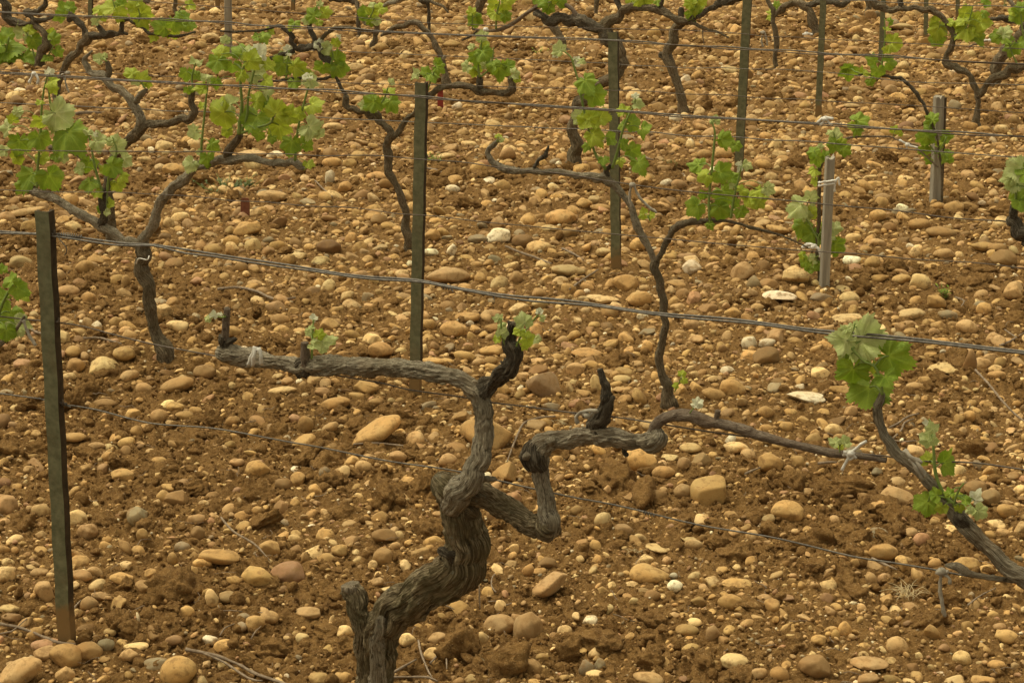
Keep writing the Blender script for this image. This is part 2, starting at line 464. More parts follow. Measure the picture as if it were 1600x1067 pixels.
# ------------------------------------------------------------------ leaves
_kn = [(0, 1.0), (14, 0.90), (27, 0.78), (40, 0.84), (52, 0.92), (64, 0.82), (80, 0.68), (95, 0.72), (108, 0.75), (125, 0.64), (145, 0.52), (160, 0.46), (172, 0.22), (180, 0.06)]
_ka = np.array([k[0] for k in _kn]); _kr = np.array([k[1] for k in _kn])
NS = 72
_th = (np.arange(NS) * 5.0 + 180) % 360 - 180
_out = np.interp(np.abs(_th), _ka, _kr)
_RG = np.array([0.0, 0.28, 0.55, 0.8, 1.0])
def leaf_mesh(px, py, size, ang, kind, c, rg):
    off = rg.uniform(-0.035, 0.02)
    w = on_c(px, py, c + off)
    d = depth(w); S = size * d / FPX / 1.42 * (0.95 if kind in 'pw' else 0.87)
    view = w - np.array([0, 0, CAMH]); view /= np.linalg.norm(view)
    right = np.array([1.0, 0, 0]); upv = np.array([0, SP, CP])
    a = math.radians(ang)
    x = right * math.cos(a) + upv * math.sin(a)
    nrm = -view
    tx, ty = rg.uniform(-0.95, 0.8), rg.uniform(-0.3, 0.9)
    nrm = nrm + x * tx + np.array([0, 0, 1.0]) * ty * 0.7
    nrm /= np.linalg.norm(nrm)
    x = x - nrm * (x @ nrm); x /= np.linalg.norm(x)
    y = np.cross(nrm, x)
    kk = rg.uniform(0.9, 1.45)
    lob = np.interp(_th, [-180, -105, -50, 0, 50, 105, 180], 1 + rg.normal(size=7) * 0.07)
    out = np.where(np.abs(_th) < 150, 1 - (1 - _out) * kk, _out) * lob
    ser = 0.055 if kind != 'w' else 0.03
    out = out * (1 + ser * np.where(np.arange(NS) % 2 == 0, 1, -1) + 0.05 * rg.normal(size=NS) * 0.6)
    crump = {'m': 0.10, 'y': 0.12, 'p': 0.17, 'w': 0.22}[kind]
    fold = {'m': 0.14, 'y': 0.16, 'p': 0.32, 'w': 0.5}[kind] * rg.uniform(0.6, 1.4)
    droop = rg.uniform(0.05, 0.65); curl = rg.uniform(-0.15, 0.9, 2)
    TH = np.radians(_th)
    ph = rg.uniform(0, 6.28, 4)
    vs = []; vein = []
    vr = np.zeros(NS)
    for k, t in enumerate(_th):
        if min(abs(abs(t) - 0), abs(abs(t) - 50), abs(abs(t) - 105)) < 1: vr[k] = 1
    for q, rad in enumerate(_RG[1:]):
        R_ = rad * out
        X = R_ * np.cos(TH); Y = R_ * np.sin(TH)
        z = fold * np.abs(Y) - droop * np.abs(X) ** 2.2 - curl[0] * np.maximum(Y, 0) ** 2 - curl[1] * np.maximum(-Y, 0) ** 2 + 0.05 * rad * np.cos(7.2 * np.minimum(np.abs(TH), 1.9))
        z = z + crump * rad * np.sin(3 * TH + ph[0]) + crump * 0.3 * rad * np.sin(7 * TH + ph[1]) + crump * 0.7 * np.sin(5 * X + ph[2]) * np.sin(5 * Y + ph[3])
        z = z - 0.010 * vr
        vs.append(np.stack([X, Y, z], -1)); vein.append(vr * (0.34, 0.24, 0.10, 0.0)[q])
    loc = np.vstack([[[0, 0, 0]]] + vs)
    vein = np.concatenate([[0.6]] + vein)
    ctr = np.array([0.27, 0, 0])
    P = w + S * ((loc[:, 0] - ctr[0])[:, None] * x + loc[:, 1][:, None] * y + loc[:, 2][:, None] * nrm)
    f = []
    for k in range(NS):
        k2 = (k + 1) % NS
        if k == 0 and False: pass
        f.append((0, 1 + k, 1 + k2))
    tri = np.array(f)
    quads = []
    for q in range(len(_RG) - 2):
        a0 = 1 + q * NS + np.arange(NS); b0 = a0 + NS
        quads.append(np.stack([a0, b0, np.roll(b0, -1), np.roll(a0, -1)], -1))
    quads = np.vstack(quads)
    tris = np.vstack([tri, quads[:, [0, 1, 2]], quads[:, [0, 2, 3]]])
    base = w - S * ctr[0] * x
    return P, tris, vein, base
def parse(s):
    out = []
    for t in s.split():
        q = t.split(',')
        out.append((float(q[0]), float(q[1]), float(q[2]), float(q[3]), q[4] if len(q) > 4 else 'm'))
    return out

# ------------------------------------------------------------------ vines
GV = 'old grapevines trained along the wires'
vine_no = [0]
def vine(label, base, woods, shoots, row=None, detail=1, name='grapevine', cat='grapevine', group=GV, loose=None):
    """woods: (part name, material, pts); shoots: (stem pts, leaf string)"""
    vine_no[0] += 1
    rg = np.random.default_rng(100 + vine_no[0])
    c = ROWC[row] if row else plane_c(*base)
    g = on_z(*base) if row is None else on_c(base[0], base[1], c)
    g = np.array([g[0], g[1], float(ground_h(g[0], g[1], False))])
    root = empty(name, tuple(g), label=label, cat=cat, group=group)
    for k, (pn, mt, pts) in enumerate(woods):
        sc_ = (0.74, 0.77, 0.90)[detail] if not (mt == 'cane' and detail == 2) else 1.12
        if pn == 'trunk' and detail == 2: sc_ = 1.03 if base[0] < 1000 else 0.88
        if mt != 'cane':
            pp = [pts[0]]
            for a_, b_ in zip(pts[:-1], pts[1:]):
                L_ = math.hypot(a_[0] - b_[0], a_[1] - b_[1]); r_m = (a_[2] + b_[2]) / 2
                if L_ > 13 and L_ > r_m * 0.9:
                    nx, ny = -(b_[1] - a_[1]) / L_, (b_[0] - a_[0]) / L_
                    j_ = float(np.clip(rg.normal(), -1.5, 1.5)) * (0.10 if detail == 2 else 0.34) * r_m
                    oo = ((a_[3] if len(a_) > 3 else 0) + (b_[3] if len(b_) > 3 else 0)) / 2
                    pp.append(((a_[0] + b_[0]) / 2 + nx * j_, (a_[1] + b_[1]) / 2 + ny * j_, r_m * (1 + float(rg.uniform(-0.15, 0.14)) * (0.4 if detail == 2 else 1.0)), oo))
                pp.append(b_)
            pts = pp
        pts = [(q[0], q[1], q[2] * sc_, *q[3:]) for q in pts]
        R = px_pts(pts, c)
        if pn == 'trunk':
            if R[0][2] < 0.35:
                a = R[0]; R = [[a[0], a[1], min(-0.07, a[2] - 0.05), a[3] * 1.15]] + R
        rmax = max(q[3] for q in R)
        dd = depth(np.array(R[-1][:3]))
        big = rmax / dd * FPX
        seg = 72 if big > 12 and detail == 2 else (28 if big > 6 else 14)
        step = dd / FPX * (1.6 if detail == 2 else 3.0)
        isc = mt == 'cane'
        v, f, b = tube(R, seg, step, rough=(0.08 if isc else (0.19 if detail == 2 else 0.22)), lump=(0.12 if isc else 0.45 if mt == 'bark_dark' else 0.20), twist=rg.uniform(-0.5, 0.5), knots=(0.0 if isc else 0.45 if mt == 'bark_dark' else 0.22), seed=float(vine_no[0] + k * 1.37), ridges=15 if big > 14 else 8, grain=9.0 if detail == 2 else 4.5, cap='flat' if isc or pn in ('stub', 'spur', 'cut_face') else 'round')
        mesh_obj(pn, v, f, M[mt], root, attrs={'bark': ('FLOAT_VECTOR', b)})
    for stem, leaves in shoots:
        stemc = px_pts([(p[0], p[1], 0.78 * (p[2] if len(p) > 2 else 2.0), -0.008) for p in stem], c)
        L = parse(leaves)
        tubes = [tube(stemc, 8, 0.006, lump=0.15, seed=rg.uniform(0, 9), cap='round')]
        dense = spline(stemc, 0.01)[:, :3]
        leafd = []
        for (x, y, s, a, k) in L:
            P, T, ve, b0 = leaf_mesh(x, y, s, a, k, c, rg)
            j = int(np.argmin(np.linalg.norm(dense - b0, axis=1) + 0.3 * np.maximum(0, dense[:, 2] - b0[2])))
            q = dense[j]
            if np.linalg.norm(q - b0) < 0.22:
                rr = 0.0007 + 0.012 * s * depth(b0) / FPX
                mid = (q + b0) / 2 + np.array([0, 0, 0.18 * np.linalg.norm(q - b0)])
                tubes.append(tube([[*q, rr], [*mid, rr * 0.9], [*b0, rr * 0.8]], 6, 0.006, cap='round'))
            leafd.append((P, T, ve, k))
        v, f, b = join(tubes)
        sh = mesh_obj('shoot', v, f, M['shoot'], root, attrs={'bark': ('FLOAT_VECTOR', b)})
        if detail >= 1:
            for P, T, ve, k in leafd:
                mesh_obj('leaf', P, T, M['leaf_' + k], sh, attrs={'vein': ('FLOAT', ve)})
        elif leafd:
            bykind = {}
            for P, T, ve, k in leafd: bykind.setdefault(k, []).append((P, T, ve))
            # one foliage mesh, one material slot per leaf age
            ks = sorted(bykind); vs, fs, ves, mi = [], [], [], []; o = 0
            for ki, k in enumerate(ks):
                for P, T, ve in bykind[k]:
                    vs.append(P); fs.append(T + o); ves.append(ve); mi += [ki] * len(T); o += len(P)
            ob = mesh_obj('foliage', np.vstack(vs), np.vstack(fs), M['leaf_' + ks[0]], sh, attrs={'vein': ('FLOAT', np.concatenate(ves))})
            for k in ks[1:]: ob.data.materials.append(M['leaf_' + k])
            ob.data.polygons.foreach_set('material_index', np.array(mi, np.int32))
    return root

# row 1, the gnarled old vine in the middle
vine('thick twisted mossy grapevine in the foreground with two bare arms', (590, 1110), [
    ('trunk', 'bark_moss', [(583, 1115, 27), (586, 1060, 25), (588, 1015, 26), (597, 978, 28), (620, 945, 31), (662, 920, 33), (702, 905, 33), (722, 886, 30), (729, 855, 26), (722, 818, 29), (716, 790, 31), (714, 772, 28)]),
    ('head', 'bark_moss', [(735, 800, 18), (720, 782, 27), (704, 764, 29, -0.01), (692, 754, 23, -0.01)]),
    ('stub', 'bark_moss', [(575, 1100, 15, -0.015), (572, 1040, 16, -0.015), (566, 990, 17, -0.015), (556, 950, 17, -0.01), (548, 918, 17)]),
    ('peeled_strip', 'bark', [(590, 1110, 15, -0.022), (590, 1050, 14, -0.026), (588, 1000, 13, -0.028), (596, 968, 11, -0.03)]),
    ('knot', 'bark_dark', [(712, 872, 10, -0.015), (698, 866, 9, -0.03), (688, 860, 7, -0.03)]),
    ('arm', 'bark', [(705, 790, 20, -0.03), (715, 768, 22, -0.035), (738, 745, 19, -0.03), (752, 715, 17, -0.02), (756, 690, 17, -0.01), (757, 655, 14), (753, 628, 15), (746, 610, 17), (728, 596, 14), (700, 587, 14), (672, 583, 17), (640, 577, 15), (600, 573, 15), (560, 572, 14), (525, 571, 15), (492, 571, 16), (470, 573, 16), (430, 566, 12), (392, 558, 15), (362, 553, 17), (346, 552, 13)]),
    ('spur', 'bark_dark', [(350, 552, 10), (349, 535, 9), (350, 524, 8)]),
    ('spur', 'cane', [(351, 530, 6), (353, 512, 5.5), (355, 482, 4.5)]),
    ('spur', 'bark_dark', [(468, 582, 13), (474, 578, 14), (486, 572, 12)]),
    ('spur', 'cane', [(478, 575, 7, -0.01), (477, 552, 6, -0.01), (476, 535, 5.5, -0.01)]),
    ('spur', 'bark_dark', [(752, 618, 13), (766, 600, 12), (780, 588, 15), (796, 577, 14), (803, 562, 12), (800, 545, 12), (795, 531, 9), (799, 518, 7), (804, 506, 8)]),
    ('arm', 'bark_moss', [(715, 775, 22), (745, 772, 21), (780, 788, 19), (815, 807, 18), (845, 822, 18), (862, 825, 17)]),
    ('arm', 'bark', [(852, 835, 15, -0.005), (858, 815, 19, -0.01), (853, 785, 15), (848, 758, 13), (845, 735, 15), (840, 712, 22), (848, 697, 20), (870, 687, 15), (905, 681, 16), (940, 681, 15), (975, 686, 14), (1002, 690, 13), (1020, 690, 17), (1026, 676, 14)]),
    ('spur', 'bark_dark', [(938, 678, 14), (934, 660, 9), (940, 640, 8), (948, 622, 10), (947, 610, 9), (943, 597, 7), (937, 577, 5)]),
    ('cane', 'cane', [(1020, 682, 8), (1024, 664, 8), (1045, 651, 8), (1080, 649, 9), (1105, 659, 9), (1130, 663, 7), (1165, 672, 8), (1185, 680, 7), (1230, 692, 6), (1290, 705, 6), (1305, 708, 6), (1345, 713, 4), (1385, 719, 4)]),
    ('spur', 'tie_wood' if False else 'cane', [(1118, 658, 4), (1122, 641, 4)]),
    ('knot', 'bark_dark', [(928, 672, 10), (935, 655, 13), (946, 645, 10), (950, 632, 9), (957, 622, 6)]),
    ('knot', 'bark_dark', [(352, 548, 12), (356, 534, 10), (366, 530, 6)]),
    ('knot', 'bark', [(1004, 690, 13, -0.004), (1018, 690, 19, -0.006), (1029, 684, 15, -0.004), (1030, 676, 9)]),
    ('knot', 'bark_dark', [(845, 728, 15, -0.004), (840, 712, 22, -0.006), (838, 698, 17, -0.004)]),
    ('knot', 'bark_moss', [(848, 812, 15), (857, 825, 21, -0.004), (868, 828, 12)]),
    ('pruning_scar', 'bark', [(757, 704, 9, 0.0), (757, 704, 8, -0.016), (757, 704, 6.5, -0.021)]),
    ('pruning_scar', 'bark', [(861, 690, 9, 0.0), (861, 690, 8.5, -0.017), (861, 690, 7, -0.023)]),
    ('pruning_scar', 'bark', [(1016, 693, 8, 0.0), (1016, 693, 7.5, -0.020), (1016, 693, 6, -0.027)]),
    ('pruning_scar', 'cut', [(826, 712, 7, 0.0), (824, 712, 8, -0.024), (824, 712, 7, -0.026)]),
    ('cut_face', 'cut', [(549, 922, 16), (547.5, 915, 16.5), (547, 912, 15)]),
    ('cut_face', 'cut', [(937, 580, 3.2), (936, 576, 3)]),
    ('cut_face', 'cut', [(804, 508, 5.5), (805, 503, 5)]),
    ('cut_face', 'cut', [(354, 485, 4), (354, 480, 3.6)]),
    ('twig', 'bark_dark', [(968, 690, 4), (975, 705, 4), (980, 711, 3)]),
    ('twig', 'bark', [(742, 752, 6, -0.02), (758, 748, 6, -0.02), (773, 748, 4, -0.02)]),
], [
    ([(352, 495, 2), (345, 496, 1.5), (338, 494, 1.2)], '325,497,15,160,p 334,492,14,90,w 344,491,9,60,w'),
    ([(487, 560, 2.5), (488, 535, 2), (489, 512, 2), (490, 500, 1.5)], '490,497,16,90,w 484,512,16,120,p 498,522,22,60,y 508,534,26,0,p 519,530,20,20,p 492,540,22,-30,p 482,519,14,160,p 505,545,16,-30,p'),
    ([(793, 545, 2.5), (786, 530, 2), (783, 512, 2), (783, 498, 1.5)], '778,497,18,110,p 785,520,22,60,p 776,530,18,180,y 784,508,16,90,p'),
    ([(805, 545, 2.5), (814, 525, 2.2), (828, 508, 2.2), (840, 492, 1.8), (844, 484, 1.2)], '818,500,30,100,p 826,532,32,-40,y 812,520,24,-100,y 843,486,12,80,w 838,530,18,0,p 822,542,20,-60,y 848,497,12,0,p'),
    ([(1078, 645, 1.5), (1086, 634, 1.2)], '1092,629,20,30,w 1084,632,12,150,w'),
    ([(1312, 706, 1.5), (1312, 697, 1.2)], '1304,690,20,140,p 1322,690,22,50,p 1314,698,16,-20,y'),
], detail=2)
# row 1, right
vine('leaning dark grapevine leaving the right edge with one large leaf cluster', (1740, 1180), [
    ('trunk', 'bark', [(1745, 1190, 26), (1715, 1080, 23), (1680, 985, 20), (1640, 928, 17), (1600, 902, 15), (1565, 880, 14), (1532, 846, 13), (1503, 815, 13), (1486, 792, 12), (1462, 765, 9), (1438, 738, 9), (1412, 716, 10), (1396, 702, 10), (1382, 682, 8), (1372, 655, 8), (1370, 636, 7), (1378, 616, 6)]),
    ('cane', 'bark', [(1612, 905, 6), (1580, 905, 4), (1552, 903, 5), (1524, 899, 5), (1505, 890, 8), (1490, 884, 7), (1478, 883, 3)]),
    ('knot', 'bark_dark', [(1508, 816, 10, -0.01), (1500, 808, 11, -0.012)]),
], [
    ([(1378, 615, 4), (1376, 596, 3), (1366, 572, 3), (1352, 566, 2.5), (1340, 555, 2.5), (1326, 536, 2.3), (1332, 518, 1.8), (1336, 505, 1.5)],
     '1333,585,70,-95,m 1357,615,78,-100,m 1400,561,76,-20,m 1385,592,40,-70,m 1364,575,28,-80,y 1357,531,74,5,p 1316,531,52,170,p 1328,548,42,-70,p 1322,513,20,110,p 1342,510,24,50,p 1318,560,20,150,m'),
    ([(1482, 782, 3.5), (1470, 762, 3.5), (1462, 740, 3.5), (1459, 710, 3), (1458, 690, 2.5), (1454, 668, 2.2), (1452, 655, 1.5)],
     '1481,722,48,5,m 1447,684,30,140,p 1456,668,24,100,p 1450,716,26,100,y 1459,690,18,-60,p 1449,660,14,120,w'),
    ([(1488, 785, 3), (1480, 778, 2.5), (1466, 775, 2), (1456, 772, 1.8)], '1444,786,42,-150,m 1460,772,26,170,m 1471,795,22,-110,y 1456,796,20,-120,y'),
    ([(1490, 790, 3), (1494, 775, 2.5), (1500, 762, 2), (1506, 755, 1.5)], '1483,769,20,110,m 1495,773,24,80,y 1511,780,26,20,m 1525,778,24,60,w 1531,800,26,-40,p 1500,795,20,-80,y 1516,797,14,-30,p'),
], row=1, detail=2)
# row 1, just off the left edge
vine('leafy vine cane reaching in from the left edge beside the nearest green post', (-150, 960), [
    ('trunk', 'bark', [(-150, 960, 20), (-155, 860, 17), (-140, 760, 16), (-110, 660, 15)]),
    ('arm', 'bark', [(-112, 665, 13), (-80, 610, 11), (-30, 575, 9), (20, 520, 4), (38, 495, 3)]),
], [
    ([(-25, 570, 3), (-10, 520, 3), (2, 480, 3), (14, 455, 2.5), (24, 440, 2)], '14,438,30,150,m 31,452,36,-30,m 36,460,30,-60,y 12,497,56,-110,m 28,512,40,-60,p 2,466,38,170,m 4,420,20,100,m 10,520,34,-90,m'),
], row=1, detail=1)

# row 2, left
vine('grapevine with Y shaped arms and tall leafy shoots behind the nearest post', (255, 562), [
    ('trunk', 'bark_brown', [(257, 562, 18), (248, 535, 14), (238, 500, 12), (231, 465, 12), (224, 430, 13), (221, 410, 14), (222, 392, 13), (224, 380, 11)]),
    ('arm', 'bark', [(222, 392, 11), (205, 378, 10), (185, 371, 9), (160, 355, 10), (130, 337, 9), (98, 318, 8), (70, 305, 9), (47, 297, 9)]),
    ('arm', 'bark', [(222, 388, 11), (232, 362, 9), (243, 335, 9), (253, 312, 10), (270, 292, 8), (295, 273, 9), (322, 257, 10), (345, 249, 9), (375, 249, 7), (415, 253, 6), (445, 256, 7), (465, 257, 8), (478, 263, 3)]),
    ('spur', 'bark_dark', [(162, 360, 9), (163, 340, 8), (162, 320, 7), (165, 300, 6), (168, 280, 4)]),
    ('spur', 'bark_brown', [(355, 246, 9), (363, 228, 8), (375, 210, 7)]),
], [
    ([(58, 292, 3), (59, 262, 2.6), (63, 215, 2.4), (65, 172, 2.2), (68, 145, 2), (74, 118, 1.5)],
     '30,227,46,-100,m 62,220,42,-80,m 48,277,50,-110,m 80,279,46,-60,m 24,248,28,-130,y 66,248,24,-80,y 10,200,30,170,p 20,186,20,100,y 28,174,20,60,p 62,160,16,120,y 35,290,26,-120,m 4,236,20,180,p'),
    ([(100, 238, 3), (95, 222, 2.6), (87, 205, 2.4), (82, 182, 2.2), (77, 150, 2), (76, 120, 1.5)],
     '112,214,66,-55,m 95,184,58,-35,p 66,194,44,-100,y 82,130,32,-40,y 77,112,18,95,w 90,244,26,-20,m 100,246,18,-30,p 84,140,20,-60,y'),
    ([(160, 300, 3), (153, 278, 2.6), (147, 255, 2.4), (143, 232, 2), (138, 208, 1.5)],
     '138,258,34,-110,m 140,288,36,-95,m 122,264,24,170,p 154,222,30,-20,p 139,206,18,70,p 152,302,22,-50,y 150,210,10,20,w'),
    ([(168, 298, 3), (170, 278, 2.6), (178, 255, 2.2), (182, 235, 2), (176, 215, 1.5)],
     '180,262,42,-20,m 184,290,26,-70,y 183,226,32,20,p 196,252,26,-40,p 162,266,22,-130,y 158,327,18,-120,m 172,318,20,30,y 193,276,22,-50,y 175,217,16,110,p 168,332,12,-30,p'),
    ([(314, 254, 3), (315, 225, 2.6), (319, 185, 2.4), (322, 155, 2), (325, 130, 1.5)],
     '324,250,32,-85,m 333,228,28,-30,m 298,258,26,-120,p 302,207,28,-150,p 313,139,28,-170,y 323,121,20,80,p 316,165,16,120,y 311,238,12,180,p'),
    ([(374, 208, 5), (375, 190, 4), (378, 165, 3.4), (376, 128, 2.8), (382, 100, 2.2), (386, 82, 1.5)],
     '344,180,56,-150,y 356,163,32,160,p 398,188,50,-110,m 406,158,40,20,y 340,100,38,-100,m 364,106,34,-90,m 376,80,36,80,m 345,80,32,100,y 338,130,24,-90,m 352,62,16,90,p 355,208,20,-90,y 378,120,26,-70,y'),
    ([(378, 205, 3), (386, 180, 2.6), (388, 150, 2.4), (395, 120, 2.2), (402, 96, 1.6)],
     '404,212,24,-100,m 417,144,34,0,p 395,95,42,10,y 400,116,40,-20,p 417,128,30,-30,y 405,80,28,50,w 420,100,30,20,y 412,88,16,0,w 389,78,24,100,p'),
    ([(378, 208, 3), (400, 200, 2.4), (425, 190, 2.2), (422, 165, 2), (418, 150, 1.5)],
     '434,172,48,60,y 437,204,48,-80,y 456,180,36,20,y 420,160,30,100,m 425,218,18,-90,m'),
    ([(461, 250, 3.2), (463, 220, 2.8), (468, 190, 2.4), (476, 158, 2.2), (483, 132, 1.8), (486, 118, 1.2)],
     '455,228,42,-100,m 490,165,36,-40,y 488,203,38,-30,p 480,212,30,-70,m 481,228,24,-40,m 489,128,26,-20,p 471,176,24,30,y 482,257,22,-70,y 480,120,18,100,w 500,210,20,-40,p'),
])
# row 2, centre
vine('slender grapevine forking low, between the two middle green posts and the stake', (1045, 640), [
    ('trunk', 'bark_brown', [(1046, 640, 16), (1043, 618, 11), (1036, 590, 9), (1029, 560, 8), (1036, 525, 8), (1037, 490, 8), (1032, 455, 8), (1024, 425, 8), (1022, 412, 8)]),
    ('arm', 'bark_brown', [(1024, 420, 7), (1034, 395, 6), (1046, 370, 6), (1060, 353, 7), (1082, 346, 7), (1105, 345, 5), (1135, 345, 3), (1160, 351, 2.4), (1180, 357, 3.2), (1215, 366, 2), (1240, 376, 1.8), (1262, 387, 1.6)]),
    ('arm', 'bark', [(1022, 412, 6), (1010, 380, 6), (993, 345, 7), (975, 308, 7), (958, 287, 9), (945, 277, 9), (925, 275, 7), (890, 272, 6), (850, 270, 6), (815, 268, 6), (787, 263, 7), (768, 252, 6), (762, 240, 5), (770, 228, 5), (778, 220, 3)]),
    ('spur', 'bark_dark', [(835, 262, 5), (842, 250, 4), (852, 244, 5), (857, 228, 2)]),
    ('spur', 'bark_dark', [(948, 280, 8), (948, 266, 6), (955, 258, 4)]),
], [
    ([(946, 264, 3.5), (930, 240, 2.8), (922, 212, 2.6), (914, 180, 2.4), (908, 150, 2.4), (903, 125, 2.2), (897, 105, 2), (892, 90, 1.8), (880, 80, 1.4)],
     '917,131,48,-60,m 933,151,40,-50,m 904,182,28,170,p 918,190,36,-130,y 942,184,32,0,y 930,214,38,-50,y 918,229,20,-120,m 872,77,26,150,p 902,96,16,0,w 943,250,24,-90,m 957,218,26,0,m 908,96,14,-20,p 926,180,26,60,y 868,86,12,-140,w'),
    ([(957, 262, 3.5), (965, 236, 2.8), (972, 208, 2.4), (980, 186, 2.2), (990, 166, 1.8), (994, 152, 1.2)],
     '990,192,32,10,m 1007,203,28,-40,m 990,238,34,-30,m 999,258,34,-65,m 974,172,30,105,y 997,163,22,0,p 993,150,14,85,w 969,252,20,-80,y 976,226,22,-20,m 971,195,22,150,m'),
    ([(1109, 342, 3.5), (1108, 310, 3), (1112, 270, 2.6), (1115, 235, 2.4), (1117, 208, 2), (1112, 190, 1.2)],
     '1087,257,34,160,m 1101,275,32,-140,y 1130,271,40,-15,m 1132,220,38,-10,m 1151,230,24,-60,m 1086,325,38,-140,m 1099,305,22,120,m 1133,305,42,-55,m 1125,330,40,-85,m 1150,318,22,-30,m 1118,187,18,80,p 1148,277,24,-20,m 1110,352,18,-60,m'),
    ([(1142, 340, 3), (1146, 315, 2.6), (1150, 295, 2.2), (1155, 275, 1.8), (1158, 262, 1.2)],
     '1159,333,26,-60,m 1176,308,38,-20,y 1187,316,30,-40,y 1162,298,26,20,y 1202,296,26,-30,p 1157,260,18,0,w 1167,258,18,-30,p 1190,297,22,30,y 1146,290,14,90,p'),
    ([(1016, 345, 1.6), (1012, 338, 1.4)], '1004,333,20,160,y 1018,337,18,-40,y'),
    ([(777, 222, 1.5), (778, 214, 1.2)], '779,212,14,90,y 784,218,9,0,p'),
    ([(1054, 612, 1.5), (1060, 600, 1.2), (1064, 590, 1)], '1066,583,16,80,y 1069,595,14,-30,y 1056,602,12,180,y'),
])
# row 2, right edge
vine('dark knobbly vine head with pale leaves cut by the right edge', (1680, 700), [
    ('trunk', 'bark_dark', [(1690, 770, 20), (1690, 640, 17), (1680, 520, 16), (1655, 430, 16), (1625, 385, 17), (1600, 368, 17), (1586, 358, 15), (1580, 345, 12)]),
    ('spur', 'bark_dark', [(1584, 350, 9), (1583, 330, 7), (1585, 322, 6)]),
], [
    ([(1585, 325, 3), (1588, 300, 2.6), (1592, 275, 2.4), (1600, 255, 2)], '1589,266,40,-160,p 1574,280,24,180,p 1592,302,40,-90,m 1586,290,30,-110,p 1594,318,30,-80,m 1604,270,34,20,m 1612,300,36,-30,m'),
], row=2)
# row 3, left
vine('curling grapevine whose bare branches rise behind the row of tall shoots', (172, 335), [
    ('trunk', 'bark_brown', [(172, 337, 10), (168, 300, 9), (172, 268, 8), (183, 240, 9), (196, 223, 9), (216, 206, 9)]),
    ('arm', 'bark_brown', [(196, 223, 8), (220, 203, 9), (245, 194, 8), (275, 190, 8), (294, 187, 9), (304, 175, 7), (299, 160, 6), (302, 140, 5)]),
    ('arm', 'bark', [(215, 210, 9), (220, 190, 9), (212, 170, 9), (203, 155, 9), (188, 140, 8), (168, 127, 8), (150, 117, 8), (137, 106, 6), (132, 95, 5), (138, 86, 3), (144, 80, 2)]),
    ('arm', 'bark_brown', [(172, 275, 6), (150, 256, 6), (125, 243, 6), (100, 234, 5), (78, 231, 5)]),
    ('spur', 'bark_brown', [(166, 122, 6), (170, 108, 6), (167, 96, 5)]),
    ('spur', 'bark', [(213, 160, 7), (220, 148, 6), (230, 140, 3)]),
], [
    ([(302, 140, 2.5), (300, 122, 2), (305, 100, 1.5)], '291,118,30,-100,m 294,142,20,-80,m 307,97,20,80,p 310,118,20,0,m'),
    ([(167, 96, 1.5), (160, 92, 1.2)], '154,91,20,150,p 163,86,12,90,p'),
    ([(226, 138, 2), (218, 125, 1.5), (208, 115, 1.2)], '204,113,28,130,y 222,122,26,60,y 212,126,20,-60,p 232,132,16,-20,y'),
], row=3)
